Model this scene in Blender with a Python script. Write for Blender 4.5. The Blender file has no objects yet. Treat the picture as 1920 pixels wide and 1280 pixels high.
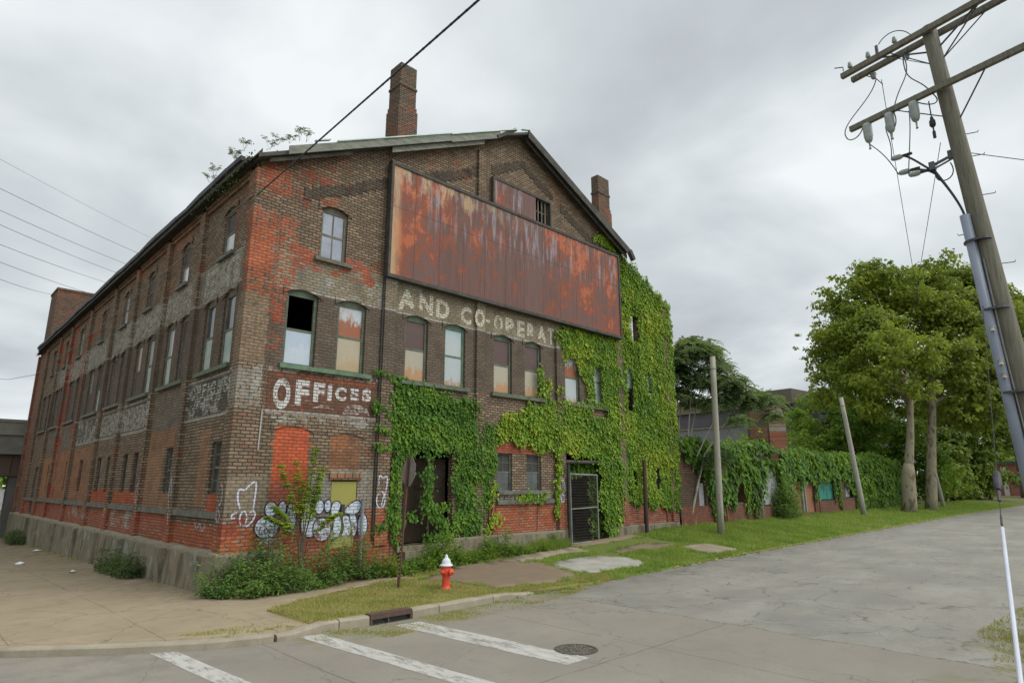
import bpy, bmesh, math, random
import numpy as np
from mathutils import Vector, Matrix
from mathutils.geometry import delaunay_2d_cdt
R = math.radians
random.seed(7); RNG = np.random.default_rng(11)
SC = bpy.context.scene; COL = SC.collection

# ------------------------------------------------------------------ camera
cam = bpy.data.cameras.new('camera'); camo = bpy.data.objects.new('camera', cam); COL.objects.link(camo)
yaw, pit, rol = R(44.36664523), R(13.07725264), R(-0.10999077)
cF = Vector((math.cos(pit)*math.sin(yaw), math.cos(pit)*math.cos(yaw), math.sin(pit)))
cr = Vector((math.cos(yaw), -math.sin(yaw), 0)); cu = cr.cross(cF)
cR = cr*math.cos(rol)+cu*math.sin(rol); cU = -cr*math.sin(rol)+cu*math.cos(rol)
CAM = Vector((-6.00474, -16.12663, 2.5))
camo.matrix_world = Matrix(((cR.x, cU.x, -cF.x, CAM.x), (cR.y, cU.y, -cF.y, CAM.y), (cR.z, cU.z, -cF.z, CAM.z), (0, 0, 0, 1)))
cam.sensor_width = 36; cam.lens = 1161.7188/1920*36; cam.clip_end = 3000; cam.clip_start = .05
SC.camera = camo

# ------------------------------------------------------------------ light
SC.view_settings.view_transform = 'Standard'; SC.view_settings.look = 'None'
SC.view_settings.exposure = 0.0; SC.view_settings.gamma = 1.0
SUN_ELEV, SUN_ROT = 52, 160
w = bpy.data.worlds.new('World'); SC.world = w; w.use_nodes = True
def build_world():
    nt = w.node_tree; nt.nodes.clear(); N = nt.nodes; L = nt.links
    def n(t, **k):
        o = N.new(t)
        for a, b in k.items(): setattr(o, a, b)
        return o
    out = n('ShaderNodeOutputWorld'); bg = n('ShaderNodeBackground'); L.new(bg.outputs[0], out.inputs[0])
    sky = n('ShaderNodeTexSky', sky_type='NISHITA', sun_disc=False)
    sky.sun_elevation = R(SUN_ELEV); sky.sun_rotation = R(SUN_ROT)
    tc = n('ShaderNodeTexCoord'); sep = n('ShaderNodeSeparateXYZ'); L.new(tc.outputs['Generated'], sep.inputs[0])
    za = n('ShaderNodeMath', operation='ADD'); L.new(sep.outputs[2], za.inputs[0]); za.inputs[1].default_value = .22
    zm = n('ShaderNodeMath', operation='MAXIMUM'); L.new(za.outputs[0], zm.inputs[0]); zm.inputs[1].default_value = .05
    cz = n('ShaderNodeCombineXYZ')
    for i in range(3): L.new(zm.outputs[0], cz.inputs[i])
    dv = n('ShaderNodeVectorMath', operation='DIVIDE'); L.new(tc.outputs['Generated'], dv.inputs[0]); L.new(cz.outputs[0], dv.inputs[1])
    n1 = n('ShaderNodeTexNoise'); L.new(dv.outputs[0], n1.inputs['Vector']); n1.inputs['Scale'].default_value = 1.5
    n1.inputs['Detail'].default_value = 7; n1.inputs['Roughness'].default_value = .48; n1.inputs['Distortion'].default_value = .25
    cr_ = n('ShaderNodeValToRGB'); L.new(n1.outputs[0], cr_.inputs[0])
    e = cr_.color_ramp; e.elements[0].position = .30; e.elements[0].color = (.47, .505, .535, 1)
    e.elements[1].position = .66; e.elements[1].color = (.84, .875, .89, 1)
    x = e.elements.new(.45); x.color = (.58, .625, .65, 1)
    x = e.elements.new(.56); x.color = (.71, .755, .775, 1)
    # overcast sky: far brighter overhead than towards the horizon
    mr = n('ShaderNodeMapRange'); L.new(sep.outputs[2], mr.inputs[0])
    mr.inputs[1].default_value = .68; mr.inputs[2].default_value = 1.0; mr.inputs[3].default_value = 1.0; mr.inputs[4].default_value = 2.6
    # brightness added to the sky behind the camera to lift the facades
    my = n('ShaderNodeMapRange'); L.new(sep.outputs[1], my.inputs[0])
    my.inputs[1].default_value = -.25; my.inputs[2].default_value = -.9; my.inputs[3].default_value = 1.0; my.inputs[4].default_value = 2.0
    mm = n('ShaderNodeMath', operation='MULTIPLY'); L.new(mr.outputs[0], mm.inputs[0]); L.new(my.outputs[0], mm.inputs[1])
    vs = n('ShaderNodeVectorMath', operation='SCALE'); L.new(cr_.outputs[0], vs.inputs[0]); L.new(mm.outputs[0], vs.inputs['Scale'])
    s2 = n('ShaderNodeVectorMath', operation='SCALE'); L.new(sky.outputs[0], s2.inputs[0]); s2.inputs['Scale'].default_value = .06
    ad = n('ShaderNodeMixRGB'); ad.inputs[0].default_value = .05; L.new(vs.outputs[0], ad.inputs[1]); L.new(s2.outputs[0], ad.inputs[2])
    L.new(ad.outputs[0], bg.inputs[0]); bg.inputs[1].default_value = 1.12
build_world()
sl = bpy.data.lights.new('sun', 'SUN'); so = bpy.data.objects.new('sun', sl); COL.objects.link(so)
sl.energy = 2.0; sl.angle = R(40); sl.color = (1, .965, .91)
sd = Vector((.42, -.72, 1.0)).normalized()
so.rotation_euler = (-sd).to_track_quat('-Z', 'Y').to_euler(); so.location = (0, -30, 40)

# ------------------------------------------------------------------ material tools
class NT:
    def __init__(s, name):
        s.m = bpy.data.materials.new(name); s.m.use_nodes = True; s.t = s.m.node_tree; s.t.nodes.clear()
        s.out = s.t.nodes.new('ShaderNodeOutputMaterial')
    def n(s, typ, ins=None, **k):
        o = s.t.nodes.new(typ)
        for a, b in k.items(): setattr(o, a, b)
        for a, b in (ins or {}).items():
            if isinstance(b, bpy.types.NodeSocket): s.t.links.new(b, o.inputs[a])
            else:
                if isinstance(b, tuple) and len(b) == 3 and o.inputs[a].type == 'RGBA': b = (*b, 1)
                o.inputs[a].default_value = b
        return o
    def math(s, op, a, b=0.0, c=None):
        d = {0: a, 1: b}
        if c is not None: d[2] = c
        return s.n('ShaderNodeMath', d, operation=op).outputs[0]
    def mix(s, f, a, b, mode='MIX'):
        return s.n('ShaderNodeMixRGB', {0: f, 1: a, 2: b}, blend_type=mode).outputs[0]
    def noise(s, vec, scale, detail=4, rough=.55, dist=0):
        return s.n('ShaderNodeTexNoise', {'Vector': vec, 'Scale': scale, 'Detail': detail, 'Roughness': rough, 'Distortion': dist}).outputs[0]
    def ramp(s, f, stops):
        o = s.n('ShaderNodeValToRGB', {0: f}); e = o.color_ramp
        def c4(c): return (*c, 1) if isinstance(c, tuple) else (c, c, c, 1)
        e.elements[0].position = stops[0][0]; e.elements[0].color = c4(stops[0][1])
        e.elements[1].position = stops[-1][0]; e.elements[1].color = c4(stops[-1][1])
        for p, c in stops[1:-1]: e.elements.new(p).color = c4(c)
        return o.outputs[0]
    def smooth(s, f, a, b, lo=0.0, hi=1.0):
        return s.n('ShaderNodeMapRange', {0: f, 1: a, 2: b, 3: lo, 4: hi}).outputs[0]
    def pos(s): return s.n('ShaderNodeNewGeometry').outputs['Position']
    def obj(s): return s.n('ShaderNodeTexCoord').outputs['Object']
    def vscale(s, v, sc): return s.n('ShaderNodeVectorMath', {0: v, 1: sc}, operation='MULTIPLY').outputs[0]
    def bsdf(s, col, rough=.85, bump=None, bs=.3, bd=.01, metal=0.0, spec=.3, alpha=None, trans=None):
        d = {'Base Color': col, 'Roughness': rough, 'Metallic': metal, 'Specular IOR Level': spec}
        if alpha is not None: d['Alpha'] = alpha
        b = s.n('ShaderNodeBsdfPrincipled', d)
        if bump is not None:
            bb = s.n('ShaderNodeBump', {'Height': bump, 'Strength': bs, 'Distance': bd}); s.t.links.new(bb.outputs[0], b.inputs['Normal'])
        s.t.links.new(b.outputs[0], s.out.inputs[0]); return b

def simple(name, col, col2=None, scale=6, rough=.8, metal=0, bump=.3, spec=.3, lo=.35, hi=.65, stretch=(1, 1, 1), bd=.01):
    t = NT(name); p = t.vscale(t.pos(), stretch)
    nz = t.noise(p, scale, 5, .6)
    c = t.mix(t.smooth(nz, lo, hi), col, col2 or tuple(x*.75 for x in col))
    t.bsdf(c, rough, t.noise(p, scale*4, 3), bump, bd, metal, spec); return t.m

def rectmask(t, s, z, s0, s1, z0, z1):
    """inside a rectangle of wall coordinates; s and z already carry the ragged edge noise"""
    a = t.math('ABSOLUTE', t.math('SUBTRACT', s, (s0+s1)/2)); a = t.math('SUBTRACT', a, (s1-s0)/2)
    b = t.math('ABSOLUTE', t.math('SUBTRACT', z, (z0+z1)/2)); b = t.math('SUBTRACT', b, (z1-z0)/2)
    return t.math('LESS_THAN', t.math('MAXIMUM', a, b), 0.0)

def brick_material(name, zones, base=((.30, .215, .145), (.19, .135, .092)), mort=(.035, .03, .025), row=.088, stain=.5, seed=0.0):
    t = NT(name); P = t.pos(); sp = t.n('ShaderNodeSeparateXYZ', {0: P})
    X, Y, Z = sp.outputs
    nrm = t.n('ShaderNodeSeparateXYZ', {0: t.n('ShaderNodeNewGeometry').outputs['Normal']})
    u = t.math('ADD', X, Y); s = t.math('SUBTRACT', X, Y)
    vec = t.n('ShaderNodeCombineXYZ', {0: u, 1: Z, 2: seed}).outputs[0]
    wob = t.noise(vec, 1.3, 2)
    zb = t.math('ADD', Z, t.math('MULTIPLY', t.math('SUBTRACT', wob, .5), .05))
    bv = t.n('ShaderNodeCombineXYZ', {0: u, 1: zb}).outputs[0]
    br = t.n('ShaderNodeTexBrick', {'Vector': bv, 'Color1': (1, 1, 1), 'Color2': (0, 0, 0), 'Mortar': (.5, .5, .5), 'Scale': 1.0, 'Mortar Size': .017, 'Mortar Smooth': .2, 'Bias': 0.0, 'Brick Width': .235, 'Row Height': row})
    rnd = br.outputs['Color']; mfac = br.outputs['Fac']
    big = t.noise(vec, .45, 5, .62); mid = t.noise(vec, 1.7, 5, .65); fine = t.noise(vec, 14, 3, .6)
    stre = t.noise(t.vscale(vec, (2.2, .35, 1)), 1.2, 5, .65)
    col = t.mix(t.n('ShaderNodeRGBToBW', {0: rnd}).outputs[0], base[0], base[1])
    col = t.mix(t.smooth(mid, .35, .7), col, t.mix(.5, col, (.34, .26, .17)))
    # orange faced bricks where the dirt has scaled off
    flake = t.math('MULTIPLY', t.math('GREATER_THAN', big, .56), t.math('GREATER_THAN', t.noise(t.vscale(vec, (3, 8, 1)), 1.0, 3), .52))
    col = t.mix(t.math('MULTIPLY', flake, .55), col, (.36, .135, .065))
    es = t.math('SUBTRACT', t.noise(vec, 2.6, 5, .7), .5); ez = t.math('SUBTRACT', t.noise(t.vscale(vec, (1, 1, 1)), 3.4, 5, .7), .5)
    fres = [t.noise(vec, 5.5, 4, .7), t.noise(vec, 1.6, 4, .65)]
    bw = t.n('ShaderNodeRGBToBW', {0: rnd}).outputs[0]
    gran = t.math('ADD', t.math('MULTIPLY', t.math('SUBTRACT', bw, .5), .20), t.math('MULTIPLY', t.math('SUBTRACT', t.noise(vec, 9, 4, .75), .5), .45))
    jit = {}
    mort_amt = .82; pm = None; lv = (.04, .15, .5)
    for (s0, s1, z0, z1, c, cov, rag) in zones:
        rag = min(lv, key=lambda q: abs(q-rag))
        if rag not in jit:
            jit[rag] = (t.math('MULTIPLY_ADD', es, rag, s), t.math('MULTIPLY_ADD', ez, rag, Z))
        m = rectmask(t, *jit[rag], s0, s1, z0, z1)
        if cov < 1:
            k = cov > .5
            if k not in jit: jit[k] = t.math('ADD', fres[0 if k else 1], gran)
            m = t.math('MULTIPLY', m, t.smooth(jit[k], .68-cov*.4, .68-cov*.4+.05))
        col = t.mix(m, col, c)
        pm = m if pm is None else t.math('MAXIMUM', pm, m)
    # every brick its own tone, painted or not
    tone = t.math('MULTIPLY', t.math('MULTIPLY_ADD', bw, -.24, 1.04), t.math('MULTIPLY', t.smooth(fine, .3, .75, 1.0, .72), t.smooth(mid, .42, .68, 1.04, .74)))
    col = t.n('ShaderNodeVectorMath', {0: col, 'Scale': tone}, operation='SCALE').outputs[0]
    mc = t.mix(t.math('MULTIPLY', pm, .40), mort, col) if pm is not None else mort
    # soot and rain streaks
    col = t.mix(t.smooth(stre, .50, .80, 0, stain), col, (.07, .062, .05))
    col = t.mix(t.smooth(fine, .62, .78, 0, .45), col, (.05, .04, .032))
    col = t.mix(t.math('MULTIPLY', mfac, mort_amt), col, mc)
    h = t.math('SUBTRACT', t.math('MULTIPLY', fine, .35), mfac)
    t.bsdf(col, .93, h, .6, .012, spec=.12)
    return t.m

# ------------------------------------------------------------------ mesh tools
class MB:
    def __init__(s): s.v = []; s.f = []; s.mi = []
    def quad(s, a, b, c, d, mi=0): s.poly([a, b, c, d], mi)
    def poly(s, pts, mi=0):
        i = len(s.v); s.v += [tuple(p) for p in pts]; s.f.append(tuple(range(i, i+len(pts)))); s.mi.append(mi)
    def box(s, x0, x1, y0, y1, z0, z1, mi=0, M=None):
        p = [(x, y, z) for z in (z0, z1) for y in (y0, y1) for x in (x0, x1)]
        if M is not None: p = [tuple(M @ Vector(q)) for q in p]
        i = len(s.v); s.v += p
        for f in ((0, 2, 3, 1), (4, 5, 7, 6), (0, 1, 5, 4), (2, 6, 7, 3), (0, 4, 6, 2), (1, 3, 7, 5)):
            s.f.append(tuple(i+k for k in f)); s.mi.append(mi)
    def beam(s, a, b, wd, ht, mi=0, up=(0, 0, 1)):
        a, b = Vector(a), Vector(b); d = (b-a); L = d.length; d.normalize(); u = Vector(up)
        r = d.cross(u)
        if r.length < 1e-4: r = d.cross(Vector((1, 0, 0)))
        r.normalize(); u = r.cross(d)
        M = Matrix(((r.x, d.x, u.x, a.x), (r.y, d.y, u.y, a.y), (r.z, d.z, u.z, a.z), (0, 0, 0, 1)))
        s.box(-wd/2, wd/2, 0, L, -ht/2, ht/2, mi, M)
    def tube(s, pts, rad, n=8, mi=0, caps=True):
        pts = [Vector(p) for p in pts]; rr = rad if isinstance(rad, (list, tuple)) else [rad]*len(pts)
        i0 = len(s.v); pu = None
        for k, p in enumerate(pts):
            d = (pts[min(k+1, len(pts)-1)]-pts[max(k-1, 0)]).normalized()
            if pu is None: pu = Vector((0, 0, 1)) if abs(d.z) < .9 else Vector((1, 0, 0))
            r = d.cross(pu).normalized(); u = r.cross(d).normalized(); pu = u
            for j in range(n):
                a = 2*math.pi*j/n; s.v.append(tuple(p+(r*math.cos(a)+u*math.sin(a))*rr[k]))
        for k in range(len(pts)-1):
            for j in range(n):
                a = i0+k*n+j; b = i0+k*n+(j+1) % n; s.f.append((a, b, b+n, a+n)); s.mi.append(mi)
        if caps:
            s.f.append(tuple(i0+j for j in range(n))[::-1]); s.mi.append(mi)
            e = i0+(len(pts)-1)*n; s.f.append(tuple(e+j for j in range(n))); s.mi.append(mi)
    def lathe(s, prof, c, n=20, mi=0, M=None):
        i0 = len(s.v)
        for r, z in prof:
            for j in range(n):
                a = 2*math.pi*j/n; q = Vector((r*math.cos(a), r*math.sin(a), z))
                if M is not None: q = M @ q
                s.v.append((q.x+c[0], q.y+c[1], q.z+c[2]))
        for k in range(len(prof)-1):
            for j in range(n):
                a = i0+k*n+j; b = i0+k*n+(j+1) % n; s.f.append((a, b, b+n, a+n)); s.mi.append(mi)
        e = i0+(len(prof)-1)*n; s.f.append(tuple(e+j for j in range(n))); s.mi.append(mi)
    def build(s, name, mats, parent=None, smooth=False):
        me = bpy.data.meshes.new(name); me.from_pydata(s.v, [], s.f)
        if not isinstance(mats, (list, tuple)): mats = [mats]
        for m in mats: me.materials.append(m)
        if len(mats) > 1: me.polygons.foreach_set('material_index', s.mi)
        if smooth: me.polygons.foreach_set('use_smooth', [True]*len(s.f))
        me.update()
        o = bpy.data.objects.new(name, me); COL.objects.link(o)
        if parent is not None: o.parent = parent
        return o
def place(o, root):
    """parent a mesh already in world coordinates under an Empty that stands at its own base"""
    o.parent = root; o.matrix_parent_inverse = Matrix.Translation(root.location).inverted(); return o
def tag(o, label=None, cat=None, group=None, kind=None):
    if label: o['label'] = label
    if cat: o['category'] = cat
    if group: o['group'] = group
    if kind: o['kind'] = kind
    return o
def empty(name, loc, label, cat, group=None):
    o = bpy.data.objects.new(name, None); COL.objects.link(o); o.location = loc; o.empty_display_size = .3
    return tag(o, label, cat, group)
def leaves(name, P, D, Nn, size, mat, parent=None, aspect=.75, fold=.18):
    """many small folded leaves: P base points, D tip directions, Nn facing normals, size lengths"""
    n = len(P); D = D/np.linalg.norm(D, axis=1, keepdims=True); S = np.cross(Nn, D); S /= np.linalg.norm(S, axis=1, keepdims=True)+1e-9
    Nn = np.cross(D, S); L = size[:, None]
    T = [(0, 0, 0), (-.5*aspect, .30, fold), (-.34*aspect, .78, fold*.6), (0, 1.0, -.05), (.34*aspect, .78, fold*.6), (.5*aspect, .30, fold)]
    V = np.stack([P+(S*a+D*b+Nn*c)*L for a, b, c in T], axis=1).reshape(-1, 3)
    idx = np.arange(n)[:, None]*6
    F = np.concatenate([idx+np.array([0, 1, 2, 3]), idx+np.array([0, 3, 4, 5])], axis=1).reshape(-1)
    me = bpy.data.meshes.new(name); me.vertices.add(6*n); me.vertices.foreach_set('co', V.astype('f').ravel())
    me.loops.add(8*n); me.loops.foreach_set('vertex_index', F.astype('i'))
    me.polygons.add(2*n); me.polygons.foreach_set('loop_start', np.arange(0, 8*n, 4, dtype='i'))
    me.update(calc_edges=True); me.validate(); me.materials.append(mat)
    o = bpy.data.objects.new(name, me); COL.objects.link(o)
    if parent is not None: place(o, parent)
    return o
def leaf_material(name, cols, scale=.6, trans=.35, detail=3, gain=1.3):
    t = NT(name); g = t.n('ShaderNodeNewGeometry'); p = g.outputs['Position']; r = g.outputs['Random Per Island']
    nz = t.noise(p, scale, detail, .6)
    f = t.math('ADD', t.math('MULTIPLY', r, .42), t.smooth(nz, .32, .68, 0, .58))
    st = [(i/(len(cols)-1), tuple(v*gain for v in c)) for i, c in enumerate(cols)]
    c = t.ramp(f, st)
    b = t.n('ShaderNodeBsdfPrincipled', {'Base Color': c, 'Roughness': .55, 'Specular IOR Level': .25})
    tr = t.n('ShaderNodeBsdfTranslucent', {'Color': t.mix(.5, c, (.30, .38, .04))})
    mx = t.n('ShaderNodeMixShader', {0: trans, 1: b.outputs[0], 2: tr.outputs[0]})
    t.t.links.new(mx.outputs[0], t.out.inputs[0]); return t.m
def rnd_dirs(n):
    v = RNG.normal(size=(n, 3)); return v/np.linalg.norm(v, axis=1, keepdims=True)
def inpoly(x, y, poly):
    c = np.zeros(len(x), bool); n = len(poly)
    for i in range(n):
        x0, y0 = poly[i]; x1, y1 = poly[(i+1) % n]
        if y0 == y1: continue
        k = ((y0 > y) != (y1 > y)) & (x < (x1-x0)*(y-y0)/(y1-y0)+x0); c ^= k
    return c

# ------------------------------------------------------------------ terrain heights
def clamp(a, lo, hi): return max(lo, min(hi, a))
def sm(a, b, x):
    t = clamp((x-a)/(b-a), 0, 1); return t*t*(3-2*t)
def h_road(x, y): return -.12+clamp((x-8)*.0065, 0, .3)-.021*max(y, 0)*(1-sm(-2, 4, x))
def h_wall(x, y):
    if x < 2: a = 0
    elif x < 12.6: a = .3*(x-2)/10.6
    elif x < 20: a = .3+.3*(x-12.6)/7.4
    else: a = .6+.05*clamp((x-20)/40, 0, 1)
    return a-.021*max(y, 0)*(1-sm(0, 3, x))
def h_walk(x, y):
    e = h_road(x, min(y, 0))+.12*(1-sm(4, 9, x))+.03
    t = clamp((y+4.7)/4.5, 0, 1)
    return e*(1-t)+h_wall(x, max(y, 0))*t
def drape(name, poly, fn, off, step, mat, bump=0.0, kind='structure'):
    xs = [p[0] for p in poly]; ys = [p[1] for p in poly]
    pts = [Vector(p) for p in poly]; ed = [(i, (i+1) % len(poly)) for i in range(len(poly))]
    # refine the outline
    out = []
    for i, p in enumerate(poly):
        q = poly[(i+1) % len(poly)]; d = math.dist(p, q); k = max(1, int(d/(step*1.5)))
        if d > 150: k = 20
        for j in range(k): out.append((p[0]+(q[0]-p[0])*j/k, p[1]+(q[1]-p[1])*j/k))
    pts = [Vector(p) for p in out]; ed = [(i, (i+1) % len(out)) for i in range(len(out))]
    gx0, gx1, gy0, gy1 = max(min(xs), -30), min(max(xs), 100), max(min(ys), -30), min(max(ys), 60)
    st = max(step, 0.3); gx = []
    x = gx0
    while x < gx1: gx.append(x); x += st*(1+max(0, abs(x-5)-20)*.06)
    gy = []; y = gy0
    while y < gy1: gy.append(y); y += st*(1+max(0, abs(y)-15)*.08)
    G = np.array([(a, b) for a in gx for b in gy]) if gx and gy else np.zeros((0, 2))
    if len(G):
        m = inpoly(G[:, 0], G[:, 1], out); G = G[m]
        pts += [Vector((float(a)+.001, float(b)+.0013)) for a, b in G]
    vo, eo, fo, *_ = delaunay_2d_cdt(pts, ed, [], 1, 1e-5)
    me = bpy.data.meshes.new(name)
    VV = [(v.x, v.y, fn(v.x, v.y)+off) for v in vo]; FF = [tuple(f) for f in fo]; cnt = {}
    for f in FF:
        for i in range(len(f)): e = (f[i], f[(i+1) % len(f)]); cnt[e] = 1
    if off > .01 or name == 'sidewalk':
        for e in [e for e in cnt if (e[1], e[0]) not in cnt]:
            a, c = VV[e[0]], VV[e[1]]; k = len(VV); VV += [(a[0], a[1], a[2]-.16), (c[0], c[1], c[2]-.16)]; FF.append((e[0], k, k+1, e[1]))
    me.from_pydata(VV, [], FF)
    me.materials.append(mat); me.update()
    me.polygons.foreach_set('use_smooth', [True]*len(me.polygons))
    o = bpy.data.objects.new(name, me); COL.objects.link(o)
    return tag(o, kind=kind)

# ================================================================== GROUND
def m_ground():
    t = NT('ground_soil'); p = t.pos()
    a = t.noise(p, 1.2, 6, .65); b = t.noise(p, 9, 4, .6)
    c = t.ramp(a, [(.3, (.10, .085, .055)), (.5, (.12, .125, .045)), (.7, (.085, .115, .03))])
    c = t.mix(t.smooth(b, .45, .7, 0, .5), c, (.06, .05, .035))
    t.bsdf(c, .95, b, .6, .03, spec=.1); return t.m
def m_road():
    t = NT('road_surface'); p = t.pos(); sp = t.n('ShaderNodeSeparateXYZ', {0: p}); X, Y, Z = sp.outputs
    big = t.noise(p, .35, 5, .6); mid = t.noise(p, 2.2, 6, .65); fine = t.noise(p, 38, 3, .7); grit = t.noise(p, 110, 2, .7)
    # smooth concrete of the crossing
    con = t.mix(t.smooth(big, .35, .65), (.200, .178, .146), (.238, .213, .176))
    con = t.mix(t.smooth(t.noise(p, 15, 4, .75), .5, .7, 0, .35), con, (.16, .142, .115))
    con = t.mix(t.smooth(mid, .5, .72, 0, .35), con, (.165, .15, .127))
    # worn bleached asphalt with exposed stone
    along = t.noise(t.vscale(p, (.4, 1.1, 1)), .8, 6, .7)
    asp = t.mix(t.smooth(along, .38, .64), (.205, .190, .158), (.262, .246, .208))
    asp = t.mix(t.smooth(t.noise(p, 17, 4, .75), .48, .68, 0, .45), asp, (.15, .143, .125))
    asp = t.mix(t.smooth(big, .47, .58, 0, .5), asp, (.165, .158, .14)); asp = t.mix(t.math('MULTIPLY', t.smooth(Y, -6.2, -4.9), t.smooth(mid, .42, .6, .1, .7)), asp, (.12, .113, .1)); asp = t.mix(t.smooth(grit, .5, .75, 0, .55), asp, (.12, .118, .11))
    asp = t.mix(t.smooth(grit, .32, .45, .3, 0), asp, (.42, .41, .38))
    vor = t.n('ShaderNodeTexVoronoi', {'Vector': t.n('ShaderNodeVectorMath', {0: p, 1: t.vscale(t.n('ShaderNodeTexNoise', {'Vector': p, 'Scale': 1.3, 'Detail': 4}).outputs[1], (.9, .9, .9))}, operation='ADD').outputs[0], 'Scale': .62}, feature='DISTANCE_TO_EDGE')
    ck = t.math('MULTIPLY', t.smooth(vor.outputs[0], .0, .022, 1, 0), t.smooth(mid, .44, .54))
    asp = t.mix(t.math('MULTIPLY', ck, .7), asp, (.07, .065, .055))
    edge = t.math('ADD', X, t.math('MULTIPLY', t.math('SUBTRACT', t.noise(p, 1.1, 5, .7), .5), .7))
    f = t.math('MULTIPLY', t.math('GREATER_THAN', edge, 6.05), t.math('LESS_THAN', Y, -4.0))
    c = t.mix(f, con, asp)
    # joints and cracks of the concrete
    wx = t.math('ADD', X, t.math('MULTIPLY', t.math('SUBTRACT', t.noise(p, 1.4, 4, .6), .5), .12))
    wy = t.math('ADD', Y, t.math('MULTIPLY', t.math('SUBTRACT', t.noise(p, 1.7, 4, .6), .5), .12))
    def line(v, at, wd): return t.math('LESS_THAN', t.math('ABSOLUTE', t.math('SUBTRACT', v, at)), wd)
    g = line(wx, 3.5, .012)
    for at in (-1.05, 8.7): g = t.math('MAXIMUM', g, line(wx, at, .012))
    for at in (-9.75, -14.3): g = t.math('MAXIMUM', g, line(wy, at, .012))
    g = t.math('MAXIMUM', t.math('MULTIPLY', g, t.math('SUBTRACT', 1, f)), line(edge, 6.05, .018))
    g = t.math('MULTIPLY', g, t.smooth(mid, .36, .46))
    c = t.mix(t.math('MULTIPLY', g, .65), c, (.075, .068, .055))
    v2 = t.n('ShaderNodeTexVoronoi', {'Vector': t.n('ShaderNodeVectorMath', {0: t.vscale(p, (.9, .5, 1)), 1: t.vscale(t.n('ShaderNodeTexNoise', {'Vector': p, 'Scale': .9, 'Detail': 5}).outputs[1], (1.2, 1.2, 1))}, operation='ADD').outputs[0], 'Scale': .36}, feature='DISTANCE_TO_EDGE')
    c = t.mix(t.smooth(v2.outputs[0], .0, .005, .55, 0), c, (.09, .082, .068))
    # grit and weeds gathered in the gutter
    gut = t.math('MULTIPLY', t.smooth(wy, -6.3, -4.6), t.smooth(X, 9.5, 1.0, 0, 1))
    gut = t.math('MULTIPLY', gut, t.math('GREATER_THAN', X, -.6))
    c = t.mix(t.math('MULTIPLY', t.smooth(mid, .38, .6), gut), c, (.17, .165, .065))
    c = t.mix(t.math('MULTIPLY', t.smooth(wy, -6.2, -5.0, 0, .5), t.smooth(mid, .45, .65)), c, (.15, .14, .12))
    mo = t.math('MULTIPLY', t.smooth(Y, -13.2, -13.9), t.smooth(X, 3.5, 6.5)); mo = t.math('MULTIPLY', mo, t.smooth(t.noise(p, 1.3, 6, .7), .5, .58))
    c = t.mix(mo, c, (.13, .135, .04))
    c = t.mix(t.smooth(fine, .6, .8, 0, .35), c, (.13, .12, .10))
    spots = t.noise(p, 5.5, 3, .5); c = t.mix(t.smooth(spots, .72, .76, 0, .5), c, (.10, .09, .075))
    t.bsdf(c, .88, t.math('ADD', t.math('MULTIPLY', fine, .5), grit), .35, .006, spec=.2); return t.m
def m_walk():
    t = NT('sidewalk_concrete'); p = t.pos(); sp = t.n('ShaderNodeSeparateXYZ', {0: p}); X, Y, Z = sp.outputs
    big = t.noise(p, .5, 6, .65); mid = t.noise(p, 3, 5, .65); fine = t.noise(p, 45, 3, .7)
    c = t.mix(t.smooth(big, .35, .65), (.285, .232, .155), (.235, .188, .125))
    c = t.mix(t.smooth(mid, .5, .75, 0, .5), c, (.17, .14, .095))
    # darker brown along the foot of the wall and towards the bridge
    brown_mask = t.math('MAXIMUM', t.smooth(X, -2.2, -.2, 0, .6), t.smooth(Y, 6, 20, 0, .75))
    brown_mask = t.math('MULTIPLY', brown_mask, t.math('GREATER_THAN', Y, -.6))
    c = t.mix(t.math('MULTIPLY', brown_mask, t.smooth(mid, .3, .55)), c, (.135, .105, .068))
    wx = t.math('ADD', X, t.math('MULTIPLY', t.math('SUBTRACT', mid, .5), .06)); wy = t.math('ADD', Y, t.math('MULTIPLY', t.math('SUBTRACT', mid, .5), .06))
    def grid(v, per, off): 
        q = t.math('PINGPONG', t.math('ADD', v, off), per/2); return t.math('LESS_THAN', q, .011)
    g = t.math('MAXIMUM', grid(wx, 1.9, .45), grid(wy, 1.9, .75))
    c = t.mix(t.math('MULTIPLY', g, t.smooth(big, .4, .55, .2, .65)), c, (.10, .085, .055))
    v2 = t.n('ShaderNodeTexVoronoi', {'Vector': t.n('ShaderNodeVectorMath', {0: p, 1: t.n('ShaderNodeTexNoise', {'Vector': p, 'Scale': 1.1, 'Detail': 5}).outputs[1]}, operation='ADD').outputs[0], 'Scale': .42}, feature='DISTANCE_TO_EDGE')
    c = t.mix(t.smooth(v2.outputs[0], .0, .008, .6, 0), c, (.09, .08, .05))
    c = t.mix(t.smooth(fine, .6, .8, 0, .3), c, (.14, .12, .08))
    t.bsdf(c, .93, t.math('ADD', fine, t.math('MULTIPLY', mid, .6)), .35, .006, spec=.12); return t.m
def m_slab(name, a, b, grit=.5):
    t = NT(name); p = t.pos(); n1 = t.noise(p, 2, 6, .65); n2 = t.noise(p, 60, 3, .7)
    c = t.mix(t.smooth(n1, .35, .65), a, b); c = t.mix(t.smooth(n2, .5, .72, 0, grit), c, tuple(v*.5 for v in b))
    t.bsdf(c, .93, n2, .5, .008, spec=.12); return t.m
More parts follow.
